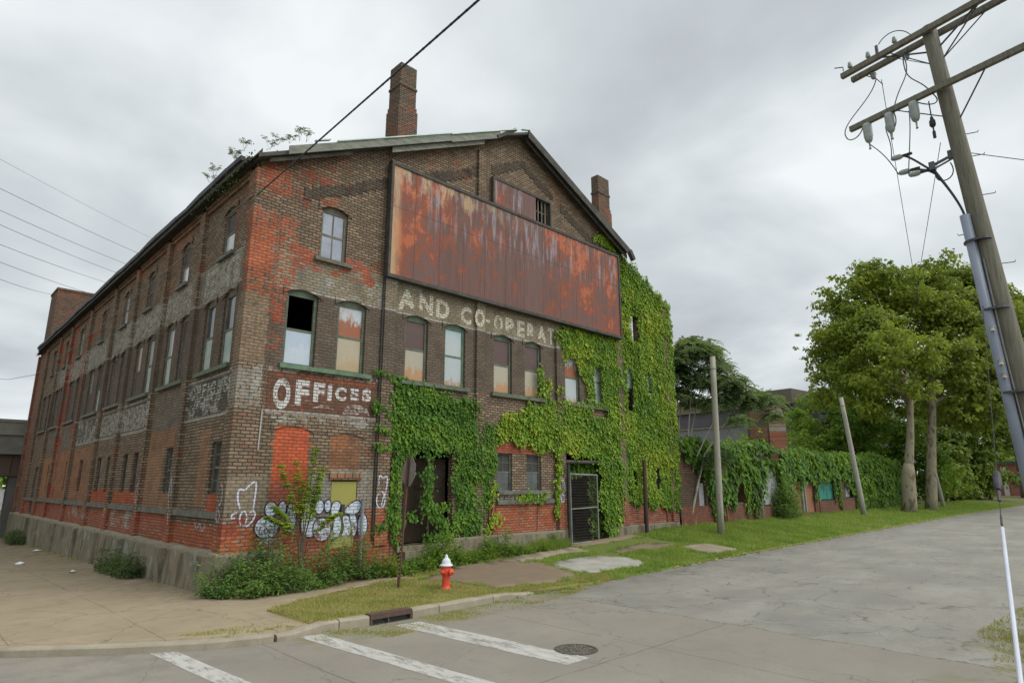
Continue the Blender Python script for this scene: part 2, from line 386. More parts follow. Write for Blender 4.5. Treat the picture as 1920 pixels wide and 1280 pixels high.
def m_verge(name, a, b, c3):
    t = NT(name); p = t.pos(); n1 = t.noise(p, 1.6, 6, .65); n2 = t.noise(p, 30, 3, .7)
    c = t.ramp(n1, [(.32, a), (.5, b), (.68, c3)]); c = t.mix(t.smooth(n2, .5, .75, 0, .5), c, tuple(v*.55 for v in a))
    t.bsdf(c, .95, n2, .7, .02, spec=.08); return t.m
M_ground = m_ground(); M_road = m_road(); M_walk = m_walk()

def h_base(x, y):
    return h_road(x, y)-.07 if (y < -4.85 or x < 1.6) else h_walk(x, y)-.05
# ground sheet, finer near the street
gx = [-900, -400, -200, -100, -60, -40, -28]+[i*1.5-21 for i in range(0, 60)]+[75, 85, 100, 125, 150, 200, 300, 500, 1200]
gy = [-900, -400, -200, -100, -60, -40, -28]+[-20, -17, -15, -14.5, -14, -12, -10, -8, -6, -5, -4.87, -4.84, -4.5, -4, -3, -2, -1, 0, .5, 1, 2, 4, 8, 12, 16, 20, 25, 30, 36, 42, 50, 60, 80, 120, 200, 400, 1200]
gb = MB(); nx, ny = len(gx), len(gy)
for y in gy:
    for x in gx: gb.v.append((x, y, h_base(x, clamp(y, -60, 45))))
for j in range(ny-1):
    for i in range(nx-1): a = j*nx+i; gb.f.append((a, a+1, a+1+nx, a+nx)); gb.mi.append(0)
tag(gb.build('ground', M_ground), kind='structure')

KERB = [(-13, 60), (-13, 12), (-12, 5), (-9.5, 1.2), (-6.5, -1.2), (-4.35, -2.9), (-2.98, -4.0), (-1.86, -4.7), (-1.1, -4.95), (-.5, -4.97), (.15, -4.85), (.75, -4.93), (1.3, -5.02), (2.0, -5.0), (2.8, -4.95), (4.3, -4.93), (5.75, -4.85)]
EDGE = [(7.2, -4.80), (9.2, -4.72), (12, -4.66), (14.5, -4.5), (18, -4.55), (24, -4.6), (32, -4.5), (42, -4.6), (54, -4.6), (84, -4.6), (400, -4.6)]
drape('road', KERB+EDGE+[(400, -14.3), (30, -14.3), (9, -14.3), (6.6, -14.5), (5.2, -15.4), (4.4, -17.5), (4.2, -80), (-22, -80), (-22, 60)], h_road, 0.0, .9, M_road)
# left pavement, from the kerb to the plinth and on under the bridge
drape('sidewalk', [(-12.85, 58), (-12.85, 12), (-11.85, 5.05), (-9.4, 1.35), (-6.4, -1.05), (-4.25, -2.75), (-2.9, -3.84), (-1.8, -4.53), (-1.05, -4.78), (-.1, -4.7), (-.1, -2.92), (1.0, -2.2), (2.3, -1.72), (4.0, -1.42), (4.9, -1.2), (4.9, -.3), (3.2, -.2), (1.0, -.3), (.1, -.2), (.1, 36.2), (.1, 58)], h_walk, .0, .5, M_walk)
# grass verge by the hydrant (dry) and further along (green)
M_dry = m_verge('verge_dry_grass', (.17, .125, .055), (.20, .18, .055), (.15, .175, .04))
M_green = m_verge('verge_green_grass', (.15, .125, .055), (.11, .15, .035), (.14, .185, .04))
dry_poly = [(-.1, -4.7), (.2, -4.66), (.75, -4.75), (1.3, -4.84), (2.0, -4.83), (2.8, -4.78), (4.3, -4.76), (5.75, -4.70), (7.2, -4.86), (9.2, -4.78), (9.3, -4.1), (8.7, -3.9), (9.1, -2.7), (8.9, -.5), (7.5, .1), (0.1, .05), (.1, -.32), (1.0, -.32), (3.2, -.22), (4.88, -.32), (4.88, -1.22), (4.0, -1.44), (2.3, -1.74), (1.0, -2.22), (-.12, -2.94)]
drape('verge_dry', dry_poly, h_walk, .012, .5, M_dry)
green_poly = [(9.3, -4.1), (9.2, -4.78), (12, -4.74), (14.5, -4.58), (18, -4.62), (24, -4.68), (32, -4.58), (42, -4.68), (54, -4.68), (84, -4.68), (84, .6), (58.5, .6), (20, .6), (7.5, .1), (8.9, -.5), (9.1, -2.7), (8.7, -3.9)]
drape('verge_green', green_poly, h_walk, .012, .9, M_green)
M_dirt = m_slab('dirt_path', (.175, .135, .095), (.205, .155, .105), .35)
M_pale = m_slab('pale_concrete_slab', (.36, .345, .30), (.27, .255, .215), .7)
M_tan = m_slab('tan_concrete_slab', (.28, .235, .17), (.22, .185, .13), .45)
def ragged(pts, amp=.10, k=7):
    out = []
    for i, p in enumerate(pts):
        q = pts[(i+1) % len(pts)]
        for j in range(k):
            f = j/k; out.append((p[0]+(q[0]-p[0])*f+random.uniform(-amp, amp), p[1]+(q[1]-p[1])*f+random.uniform(-amp, amp)))
    return out
drape('path', ragged([(4.6, -1.75), (6.7, -.75), (9.0, -.8), (9.25, -2.0), (9.0, -2.9), (8.6, -3.9), (7.2, -4.35), (5.2, -4.2), (4.95, -3.4)]), h_walk, .026, .5, M_dirt)
drape('driveway_slab', ragged([(8.95, -2.45), (9.6, -2.1), (10.5, -1.95), (11.6, -2.1), (12.35, -2.6), (12.35, -3.5), (11.8, -3.95), (10.6, -4.12), (9.3, -3.85), (8.9, -3.3)], .07), h_walk, .026, .5, M_pale)
drape('driveway_slab', ragged([(16.2, -2.7), (17.1, -2.6), (18.0, -2.95), (18.2, -4.1), (16.8, -4.3), (15.9, -4.2)], .09), h_walk, .026, .5, M_tan)
drape('driveway_slab', ragged([(12.7, -1.9), (14.0, -1.6), (15.2, -1.5), (16.6, -2.2), (15.9, -2.75), (14.4, -2.5), (13.2, -2.45)], .09), h_walk, .026, .5, M_dirt)
drape('path', ragged([(12.5, -.7), (16.8, -.7), (16.8, .15), (12.4, .15)], .12), h_walk, .03, .5, M_dirt)
drape('path', ragged([(8.6, -1.6), (10.6, -1.2), (12.3, -1.3), (12.4, -.55), (10.2, -.55), (8.9, -.75)], .1), h_walk, .03, .5, M_tan)

# far side of the street (bottom right corner)
drape('sidewalk', [(5.35, -15.35), (6.7, -14.42), (9, -14.2), (30, -14.2), (400, -14.2), (400, -40), (4.5, -40), (4.5, -17.5)], lambda x, y: h_road(x, min(y, 0))+.12, 0, 1.2, M_tan)

# kerbs
M_kerb = m_slab('kerb_stone', (.33, .29, .22), (.24, .21, .155), .4)
def kerb(path, hf, wd=.16, name='kerb'):
    b = MB(); P = []
    for i in range(len(path)-1):
        a, c = Vector(path[i]), Vector(path[i+1]); k = max(1, int((c-a).length/.4))
        for j in range(k): P.append(a.lerp(c, j/k))
    P.append(Vector(path[-1])); prof = []
    for i, p in enumerate(P):
        d = (P[min(i+1, len(P)-1)]-P[max(i-1, 0)]).normalized(); nrm = Vector((-d.y, d.x)); ht = hf(p.x, p.y)
        o = []
        for (dx, dz) in ((-.03, -.2), (-.02, ht-.035), (.0, ht-.008), (.03, ht), (wd, ht), (wd, -.2)):
            q = p+nrm*(dx if i % 3 else dx+.004); o.append((q.x, q.y, h_road(q.x, q.y)+dz))
        prof.append(o)
    for i in range(len(prof)-1):
        for k in range(5): b.quad(prof[i][k], prof[i][k+1], prof[i+1][k+1], prof[i+1][k])
    b.poly(prof[0]); b.poly(prof[-1][::-1])
    return tag(b.build(name, M_kerb), kind='structure')
kerb(KERB[1:9]+[(-.86, -4.96)], lambda x, y: .135, .2)
kerb([(-.8, -4.96), (-.5, -4.97), (.15, -4.85), (.42, -4.88)], lambda x, y: .10+.06*sm(-.6, .2, x), .18)
kerb([(.44, -4.88), (.75, -4.93), (1.02, -4.98)], lambda x, y: .165, .18)
kerb([(2.02, -5.0), (2.72, -4.955)], lambda x, y: .165, .18)
kerb([(2.74, -4.955), (4.3, -4.93)], lambda x, y: .16, .18)
kerb([(4.32, -4.93), (5.75, -4.85)], lambda x, y: .155-.09*sm(4.6, 5.7, x), .17)
kerb([(5.35, -15.35), (6.7, -14.42), (9, -14.2), (40, -14.2)][::-1], lambda x, y: .13)

# painted crossing bars: worn, a 4 mm sheet over the road
def m_paint():
    t = NT('worn_road_paint'); p = t.pos(); a = t.noise(t.vscale(p, (1.3, .35, 1)), 6, 8, .75); b = t.noise(p, 60, 3, .7)
    al = t.math('MULTIPLY', t.smooth(a, .30, .50, .10, .9), t.smooth(b, .25, .5, .35, 1))
    c = t.mix(t.smooth(a, .4, .7), (.38, .365, .33), (.52, .51, .47))
    t.bsdf(c, .8, b, .2, .003, spec=.2, alpha=al); return t.m
M_rp = m_paint()
def bar(pts, label):
    o = drape('crosswalk_marking', ragged(pts, .015, 8), h_road, .0045, .5, M_rp)
    return o
bar([(-2.62, -4.14), (-2.28, -4.24), (-1.9, -8.6), (-2.25, -8.6)], '')
bar([(-.38, -4.93), (.02, -5.0), (.33, -9.6), (-.05, -9.6)], '')
bar([(1.36, -5.35), (1.92, -5.4), (2.22, -9.45), (1.66, -9.45)], '')

# ================================================================== THE FACTORY
fac = empty('factory_building', (0, 0, 0), 'large derelict three storey brick factory with rusty billboard and faded OFFICES lettering on its corner', 'factory')
APX, APZ, SL = 10.3, 16.4, .49
def ztop(x): return APZ-SL*abs(x-APX)
OR = (.44, .115, .055); RED = (.36, .075, .045); TAN = (.34, .195, .11); WHT = (.42, .40, .34); GRY = (.28, .26, .21); DRK = (.165, .127, .095); SAND = (.31, .26, .18); DBR = (.19, .095, .065)
PINK = (.36, .13, .09)
zones = [
 # (s0, s1, z0, z1, colour, coverage, ragged)
 (-33, 17, 5.62, 7.86, DRK, 1, .04),
 (-.45, .62, 5.62, 7.5, (.30, .215, .14), .8, .6),
 (.62, 12.6, 7.86, 8.95, SAND, .88, .06), (.62, 12.6, 7.84, 7.92, WHT, .7, .05), (4.2, 5.6, 8.72, 8.92, WHT, .75, .1),
 (2.0, 4.2, 7.95, 8.85, WHT, .36, .3), (.6, 2.2, 7.9, 8.9, GRY, .5, .4),
 (-4, -.4, 7.9, 9.0, GRY, .72, .12), (-7.4, -4.3, 7.9, 9.0, GRY, .66, .12), (-11.5, -7.8, 7.9, 9.0, GRY, .74, .12), (-15, -11.8, 7.9, 9.0, GRY, .7, .12), (-28, -15.4, 7.9, 9.0, GRY, .66, .15), (-3.6, -.8, 8.0, 8.9, WHT, .55, .2), (-14.6, -4.6, 8.0, 8.9, WHT, .52, .2), (-27, -16, 8.0, 8.9, WHT, .52, .2), (-7.3, -4.4, 4.5, 5.5, GRY, .6, .2),
 (-4, -.4, 8.96, 9.02, WHT, .7, .05), (-32, -4, 8.96, 9.02, WHT, .5, .05), (-32, -.4, 7.88, 7.94, WHT, .5, .05),
 (-4, -.5, 4.36, 5.52, (.11, .10, .085), .9, .05), (-11.5, -7.7, 4.4, 5.5, (.12, .11, .09), .9, .05), (-15, -11.8, 4.4, 5.5, (.13, .12, .10), .85, .05), (-19.8, -15.3, 4.4, 5.5, (.14, .13, .11), .85, .05),
 (-7.4, -4.3, 4.1, 5.5, (.20, .17, .13), .85, .1),
 (-4.0, -.45, 4.33, 4.42, WHT, .85, .03), (-11.5, -7.7, 4.36, 4.45, WHT, .85, .03), (-19.8, -11.8, 4.36, 4.45, WHT, .7, .03),
 (-4.0, -.45, 5.44, 5.52, WHT, .75, .03), (-11.5, -7.7, 5.44, 5.52, WHT, .7, .03), (-24, -11.8, 5.44, 5.52, WHT, .6, .03),
 (-4.0, -.45, 4.45, 5.4, WHT, .42, .2), (-15, -7.7, 4.5, 5.35, WHT, .6, .2), (-19.8, -15.3, 4.45, 5.4, WHT, .46, .2), (-27.5, -20.5, 4.4, 5.4, (.20, .18, .15), .6, .2),
 (.7, 4.08, 4.36, 5.62, DBR, .95, .05), (.7, 4.08, 5.5, 5.63, WHT, .5, .06), (.7, 4.08, 4.37, 4.47, WHT, .8, .05), (1.0, 2.6, 4.47, 4.56, OR, .2, .2), (.9, 4.0, 5.36, 5.5, (.38, .13, .07), .6, .08),
 (.9, 4.08, 4.12, 4.34, WHT, .5, .12),
 (-.42, .6, 4.45, 5.55, (.33, .30, .25), .62, .15), (.35, .6, 4.5, 5.6, WHT, .6, .1),
 (1.02, 2.0, 2.3, 3.95, (.60, .135, .06), 1, .05), (1.12, 1.9, 3.9, 4.06, (.60, .135, .06), 1, .03), (.92, 2.12, 3.55, 3.62, (.60, .135, .06), 1, .02),
 (1.0, 1.95, 1.9, 2.6, (.36, .12, .08), .85, .15),
 (2.63, 3.6, 2.9, 3.9, (.30, .15, .08), .9, .06), (2.7, 3.2, 3.5, 3.9, (.42, .17, .08), .6, .2),
 (-.05, .95, 1.85, 2.75, (.29, .24, .17), .85, .15), (2.05, 2.8, 1.7, 2.8, (.30, .28, .24), .9, .12), (2.7, 4.05, 2.6, 2.95, (.34, .31, .25), .8, .15), (3.5, 4.05, 1.9, 2.7, (.31, .28, .23), .7, .15),
 (-4.2, 5.04, -.2, 1.5, (.43, .13, .065), .72, .35), (-.1, 1.2, .9, 1.25, (.50, .16, .07), .7, .3), (-.42, .9, 1.2, 1.75, RED, .5, .5), (3.9, 4.6, 1.0, 1.85, (.46, .15, .08), .78, .12), (8.6, 12.7, .9, 1.85, (.45, .135, .07), .70, .14),
 (8.7, 11.6, 3.62, 4.0, (.44, .13, .08), 1, .08), (9.0, 11.8, 1.95, 2.3, WHT, .45, .25), (12.0, 12.6, 1.9, 2.8, (.34, .30, .27), .6, .3),
 (16.5, 20.7, .8, 1.6, (.38, .12, .08), .64, .2), (16.2, 16.7, .8, 2.0, PINK, .8, .2),
 # orange patches where the corner has lost its face
 (-.3, 1.25, 7.5, 9.95, (.42, .14, .075), .56, .9), (-.2, .6, 8.2, 9.4, (.52, .16, .08), .8, .6), (.2, 2.4, 10.4, 11.9, (.36, .115, .065), .42, 1.0), (-.2, .9, 10.6, 11.4, (.44, .13, .07), .62, .6), (1.2, 3.8, 8.5, 9.2, (.46, .14, .08), .45, .6),
 (-1.6, -.2, 9.3, 11.2, (.32, .12, .07), .40, .8), (.62, 1.0, 6.0, 7.6, (.42, .12, .07), .4, .6),
 (-33, -.4, 10.75, 11.9, (.21, .125, .075), .8, .5), (-12, -5, 10.6, 11.6, (.36, .14, .075), .38, .8),
 (-2.45, -1.75, 1.95, 4.0, TAN, .95, .04), (-1.5, -.7, 1.85, 2.3, OR, .95, .03), (-7.4, -5.75, 1.85, 4.2, TAN, .95, .05), (-5.7, -4.45, 1.85, 2.3, TAN, .95, .05), (-7.4, -4.35, 3.7, 4.25, (.30, .17, .095), .9, .1),
 (-11.4, -7.9, 1.9, 2.35, OR, .8, .05), (-15, -11.9, 1.9, 2.4, OR, .85, .05), (-19.8, -15.4, 1.9, 4.2, (.34, .17, .095), .8, .12), (-24.4, -20.2, 1.9, 4.2, (.36, .17, .09), .85, .12), (-27.8, -24.9, 1.9, 4.0, (.38, .19, .10), .85, .1),
 (-33, -4.2, .9, 1.7, (.42, .135, .08), .70, .3), (-12, -8, 1.1, 1.7, WHT, .42, .3), (-19, -15, 1.2, 1.7, WHT, .40, .3),
 (-24.8, -23.4, 1.0, 11.0, (.36, .085, .05), .5, .5), (-21.5, -20, 4.3, 9.5, (.40, .09, .055), .45, .5), (-36.5, -32.9, .9, 11.9, (.27, .11, .07), .62, .3), (-29, -26, 9.2, 10.8, (.40, .10, .06), .45, .6), (-20, -17, 9.4, 10.6, (.36, .10, .06), .4, .6)]
M_brick = brick_material('factory_brick', zones)
def band_zone_brick():
    """upper gable brick: corbel band of dark courses that steps down with the rake"""
    t = M_brick.node_tree
    return
def mp_front(u, z, d): return (u, -d, z)
def mp_left(u, z, d): return (-d, u, z)
def wall_sheet(b, mp, u0, u1, zb, zt, ops, d=0.0, rev=.24, extra=(), rd=True):
    """a wall face with real openings. ops: (u0,u1,z0,z1,rise); zt, zb functions of u"""
    cuts = {u0, u1, *extra}
    arcs = {}
    for o in ops:
        a, c, z0, z1, rise = o; n = 8 if rise else 1
        for k in range(n+1): cuts.add(round(a+(c-a)*k/n, 5))
    cs = sorted(x for x in cuts if u0-1e-6 <= x <= u1+1e-6)
    def top(o, u):
        a, c, z0, z1, rise = o
        if not rise: return z1
        t = (u-(a+c)/2)/((c-a)/2); return z1-rise*t*t
    for i in range(len(cs)-1):
        ua, ub = cs[i], cs[i+1]
        if ub-ua < 1e-5: continue
        um = (ua+ub)/2
        st = sorted([o for o in ops if o[0]-1e-4 < um < o[1]+1e-4], key=lambda o: o[2])
        la, lb = zb(ua), zb(ub)
        for o in st:
            if o[2] > la: b.quad(mp(ua, la, d), mp(ub, lb, d), mp(ub, o[2], d), mp(ua, o[2], d))
            la, lb = top(o, ua), top(o, ub)
            if rd: b.quad(mp(ua, la, d), mp(ub, lb, d), mp(ub, lb, d-rev), mp(ua, la, d-rev))
        b.quad(mp(ua, la, d), mp(ub, lb, d), mp(ub, zt(ub), d), mp(ua, zt(ua), d))
    if rd:
        for o in ops:
            a, c, z0, z1, rise = o; e = z1-rise
            b.quad(mp(a, z0, d), mp(a, e, d), mp(a, e, d-rev), mp(a, z0, d-rev)); b.quad(mp(c, z0, d), mp(c, e, d), mp(c, e, d-rev), mp(c, z0, d-rev))
            b.quad(mp(a, z0, d), mp(c, z0, d), mp(c, z0, d-rev), mp(a, z0, d-rev))
F2 = [(1.05, 1.98), (2.62, 3.56), (5.0, 5.9), (6.6, 7.5), (8.84, 9.76), (10.44, 11.34), (12.76, 13.66), (14.4, 15.3), (16.75, 17.65), (18.4, 19.3)]
ops_f = [(a, c, 5.72, 7.9, .13) for a, c in F2]
ops_f += [(1.9, 2.76, 9.0, 10.68, .13), (11.02, 11.84, 12.95, 14.1, 0), (17.42, 18.02, 9.0, 10.35, .1),
          (2.74, 3.56, .75, 2.66, 0), (5.1, 7.05, .78, 3.62, .1), (9.02, 9.77, 2.3, 3.62, 0), (10.5, 11.28, 2.3, 3.62, 0), (12.62, 15.3, .2, 3.72, 0), (17.0, 17.7, 2.2, 3.5, 0), (18.7, 19.4, 2.2, 3.5, 0)]
L2 = []
BAY = [(.45, 3.95), (4.4, 7.5), (7.9, 11.55), (11.95, 15.05), (15.5, 19.85), (20.3, 24.6), (25.05, 27.95), (28.4, 32.45)]
for a, c in BAY:
    wd = .84; mid = (a+c)/2-.12; off = .76 if c-a < 3.7 else .9
    L2 += [(mid-off-wd/2, mid-off+wd/2), (mid+off-wd/2, mid+off+wd/2)]
L2 = [(round(a, 3), round(c, 3)) for a, c in L2]
ops_l = [(a, c, 5.72, 7.9, .13) for a, c in L2]
L3 = [(1.5, 2.4), (5.45, 6.3), (9.45, 10.3), (13.05, 13.9), (17.0, 17.85), (21.9, 22.8), (25.8, 26.6), (29.6, 30.5)]
ops_l += [(a, c, 9.1, 10.6, .13) for a, c in L3]
L1 = [(.72, 1.5), (4.75, 5.45), (8.55, 9.2), (9.95, 10.6), (12.35, 13.0), (14.0, 14.65), (17.5, 18.15), (20.8, 21.4), (25.6, 26.2)]
ops_l += [(a, c, 2.3, 3.66, 0) for a, c in L1]+[(28.6, 30.6, .95, 3.6, 0)]
wb = MB()
wall_sheet(wb, mp_front, 0, 20.6, lambda u: .86, ztop, ops_f, extra=(APX, 17.0))
wall_sheet(wb, mp_left, 0, 36.3, lambda u: .86, lambda u: 11.75, ops_l)
# pilasters
PF = [(0, .62), (4.15, 4.58), (7.95, 8.36), (12.16, 12.6), (16.2, 16.6), (20.1, 20.6)]
for a, c in PF:
    zt = min(ztop(a), ztop(c))-.35; zt = max(zt, 11.1) if a > 0 else 11.15
    if a == 12.16: zt = 8.6
    wb.box(a-(.002 if a == 0 else 0), c, -.1, .02, .84, zt)
for a, c in [(0, .45)]+[(BAY[i][1], BAY[i+1][0]) for i in range(7)]+[(32.45, 32.9), (35.9, 36.3)]:
    wb.box(-.12, .02, a if a > 0 else -.098, c, .84, 11.1)
# right (ruined) side and rear wall
def zr(y): return 9.2+.5*math.sin(y*1.7)+.25*math.sin(y*4.1) if y < 9.5 else 11.35
ys = [0]+[i*.6 for i in range(1, 16)]+[9.5, 9.51, 36.3]
for a, c in zip(ys, ys[1:]): wb.quad((20.6, a, .3), (20.6, c, .3), (20.6, c, zr(c)), (20.6, a, zr(a)))
rear = [(0, ztop(0)), (APX, APZ), (20.6, ztop(20.6))]
wb.poly([(0, 36.3, -.9), (20.6, 36.3, -.9), (20.6, 36.3, ztop(20.6)), (APX, 36.3, APZ), (0, 36.3, ztop(0))])
# thickness of the free-standing gable end
wb.poly([(16.9, .33, .3), (20.6, .33, .3), (20.6, .33, ztop(20.6)), (16.9, .33, ztop(16.9))][::-1]) if False else None
wb.box(1.41, 5.04, -.03, .03, -.2, .862); wb.quad((17, 0, ztop(17)), (20.6, 0, ztop(20.6)), (20.6, .33, ztop(20.6)), (17, .33, ztop(17)))
wall = wb.build('wall', M_brick, fac)
# string courses and header arches, 25 mm proud
tb = MB()
def arch(b, mp, a, c, z1, rise, wd=.24, d=.03, n=12, side=.12):
    pr = []
    for k in range(n+1):
        u = a-side+(c-a+2*side)*k/n; t = (u-(a+c)/2)/((c-a)/2); z = z1-rise*t*t; pr.append((u, z+.004, z+wd))
    for (u, z, q), (u2, z2, q2) in zip(pr, pr[1:]):
        b.quad(mp(u, z, d), mp(u2, z2, d), mp(u2, q2, d), mp(u, q, d)); b.quad(mp(u, z, d), mp(u2, z2, d), mp(u2, z2, 0), mp(u, z, 0)); b.quad(mp(u, q, d), mp(u2, q2, d), mp(u2, q2, 0), mp(u, q, 0))
for a, c in F2[:8]: arch(tb, mp_front, a, c, 7.9, .13)
arch(tb, mp_front, 1.9, 2.76, 10.68, .13, .3); arch(tb, mp_front, 1.02, 2.0, 4.06, .1, .26); arch(tb, mp_front, 2.64, 3.6, 3.95, .08, .22)
for a, c in L2: arch(tb, mp_left, a, c, 7.9, .13)
for a, c in L3: arch(tb, mp_left, a, c, 10.6, .13)
for a, c in BAY:  # corbel under the eaves
    tb.box(-.06, .0, a, c, 10.98, 11.12); tb.box(-.10, .0, a, c, 11.12, 11.26)
tb.build('brick_arch_and_corbel', M_brick, fac)
# stepped corbel table under the rakes
M_dark_brick = brick_material('soot_dark_brick', [(-40, 40, 0, 1.0, DRK, .9, .2)], base=((.085, .068, .055), (.055, .045, .038)), stain=.3)
cb = MB(); x = 1.3
while x < 16.8:
    z = ztop(x)-1.18-.03*math.sin(x*3)
    if not (7.8 < x < 8.5) and not (x > 12.1 and x < 12.5):
        cb.box(x, x+.235, -.018, 0.0, z-.19, z+.17)
    x += .237
cb.build('corbel_course', M_dark_brick, fac)

# plinth: rendered concrete, left side deep, right side low
def m_conc():
    t = NT('stained_plinth_concrete'); p = t.pos(); sp = t.n('ShaderNodeSeparateXYZ', {0: p})
    n1 = t.noise(p, .8, 6, .7); n2 = t.noise(t.vscale(p, (1, 1, .25)), 3, 5, .7); n3 = t.noise(p, 25, 4, .7)
    c = t.ramp(n1, [(.3, (.145, .125, .085)), (.5, (.215, .185, .13)), (.7, (.14, .135, .10))])
    c = t.mix(t.smooth(n2, .47, .62, 0, .75), c, (.065, .06, .04)); c = t.mix(t.smooth(n3, .5, .7, 0, .4), c, (.12, .10, .07))
    pk = t.math('MULTIPLY', t.math('GREATER_THAN', t.noise(p, 1.3, 5, .7), .60), .5); c = t.mix(pk, c, (.26, .29, .24))
    c = t.mix(t.smooth(t.math('ADD', sp.outputs[2], t.math('MULTIPLY', n2, .3)), .95, 1.0, 0, .5), c, (.3, .27, .2))
    t.bsdf(c, .93, t.math('ADD', n3, n2), .5, .012, spec=.12); return t.m
M_conc = m_conc()
pb = MB()
yy = [-.16+i*(36.5/40) for i in range(41)]
for i, (a, c) in enumerate(zip(yy, yy[1:])):
    def gz(y): return h_wall(-.3, y)-.12
    t1, t2 = .90+.02*math.sin(i*1.7), .90+.02*math.sin((i+1)*1.7)
    if i == 0: t1 = .9
    pb.quad((-.3, a, gz(a)), (-.3, c, gz(c)), (-.22, c, t2), (-.22, a, t1)); pb.quad((-.22, a, t1), (-.22, c, t2), (.0, c, t2+.03), (.0, a, t1+.03))
for a in (3.6, 8.0, 11.7, 15.2, 20.0, 24.8, 28.2): pb.box(-.36, -.2, a, a+.5, -1.2, .84)
pb.quad((-.3, -.16, -.12), (1.4, -.18, -.12), (1.4, -.17, .9), (-.22, -.16, .9)); pb.quad((-.22, -.16, .9), (1.4, -.17, .9), (1.4, 0, .93), (-.22, 0, .93)); pb.quad((1.4, -.18, -.12), (1.4, 0, -.12), (1.4, 0, .93), (1.4, -.17, .9))
pb.box(7.0, 12.6, -.13, 0.01, -.1, .88); pb.box(15.2, 20.62, -.1, .01, .1, .86)
pb.box(5.05, 7.1, -.35, .3, -.1, .62); pb.box(4.9, 7.3, -.16, -.0, .6, .76)
pb.build('plinth', M_conc, fac)
# bluish painted belt on the left, sill line of the ground floor
M_belt = simple('grey_painted_stone', (.15, .15, .125), (.085, .085, .07), 5, .85)
for a, c in BAY: bb = MB(); bb.box(-.1, .0, a, c, 1.70, 1.86); bb.build('belt_course', M_belt, fac)
bb = MB(); bb.box(9.0, 11.9, -.09, 0, 1.86, 2.02); bb.build('belt_course', M_belt, fac)

# roof
M_roofmetal = simple('pale_green_fascia', (.21, .22, .175), (.12, .125, .10), 2.5, .7, stretch=(1, 1, 3))
M_soffit = simple('dark_soffit_wood', (.045, .04, .035), (.085, .08, .07), 3, .9)
M_tar = simple('roof_tar', (.07, .07, .068), (.11, .105, .095), 1.5, .95)
M_edge = simple('copper_green_edge', (.33, .46, .38), (.55, .62, .56), 2, .6)
roof = MB()
ov = .42
def rz(x): return APZ+.10-SL*abs(x-APX)
for (xa, xb, y0) in ((-.25, 10.3, -ov), (10.3, 17.0, -ov)):
    za, zb_ = rz(xa), rz(xb)
    roof.quad((xa, y0, za), (xb, y0, zb_), (xb, 10, zb_), (xa, 10, za), 0); roof.quad((xa, y0, za-.12), (xb, y0, zb_-.12), (xb, 10, zb_-.12), (xa, 10, za-.12), 1)
    roof.quad((xa, y0, za), (xb, y0, zb_), (xb, y0, zb_-.12), (xa, y0, za-.12), 1)
for (xa, xb) in ((-.25, 10.3), (10.3, 21.0)):
    za, zb_ = rz(xa), rz(xb)
    roof.quad((xa, 10, za), (xb, 10, zb_), (xb, 36.6, zb_), (xa, 36.6, za), 0); roof.quad((xa, 10, za-.12), (xb, 10, zb_-.12), (xb, 36.6, zb_-.12), (xa, 36.6, za-.12), 1)
roof_o = roof.build('roof', [M_tar, M_soffit], fac)
fb = MB()
def rake(x0, x1, y, up, h, th, mi=0):  # a board that follows the rake
    z0, z1 = rz(x0)+up, rz(x1)+up
    p = [(x0, y, z0), (x1, y, z1), (x1, y, z1-h), (x0, y, z0-h)]; q = [(a, y-th, c) for a, _, c in p]
    fb.poly(q, mi); fb.poly(p[::-1], mi)
    for i in range(4): fb.quad(p[i], p[(i+1) % 4], q[(i+1) % 4], q[i], mi)
rake(.55, 3.3, -.44, .12, .26, .04); rake(3.3, 6.35, -.44, .10, .24, .04); rake(6.35, 8.7, -.44, .09, .28, .04); rake(8.7, 10.35, -.44, .02, .10, .03, 1)
rake(4.0, 8.0, -.32, -.14, .20, .03); rake(.1, 2.6, -.30, -.16, .12, .03, 1)
rake(10.25, 17.05, -.46, .06, .34, .05, 1); rake(10.3, 17.0, -.30, -.18, .22, .03, 1)
fb.beam((8.55, -.5, rz(8.5)-.1), (9.6, -.42, rz(9.6)+.14), .05, .14, 1)
fb.beam((16.95, -.5, rz(17)-.05), (17.25, -.5, rz(17)-.45), .18, .2, 1)
fb.build('fascia', [M_roofmetal, M_soffit], fac)
eb = MB()
def rk2(x0, x1, up, mi=0): eb.beam((x0, -.47, rz(x0)+up), (x1, -.47, rz(x1)+up), .12, .035, mi)
rk2(1.3, 1.75, .22); rk2(2.0, 6.3, .15); rk2(6.3, 9.6, .12); rk2(9.9, 10.35, .10)
eb.build('roof_edge_flashing', M_edge, fac)
gb2 = MB()   # sagging gutter of the left eave
gp = [(-.20, .9+i*1.18, 11.72+.03*math.sin(i*1.1)+.02*math.sin(i*2.7)) for i in range(31)]
for i, (a, c) in enumerate(zip(gp, gp[1:])):
    gb2.beam(a, c, .14, .17 if i % 4 else .14)
gb2.build('gutter', simple('dark_gutter', (.04, .042, .05), (.075, .075, .08), 3, .7), fac)
# soffit strip along the left eave
sb_ = MB(); sb_.box(-.2, 0, .5, 36.3, 11.5, 11.62); sb_.build('soffit', M_soffit, fac)

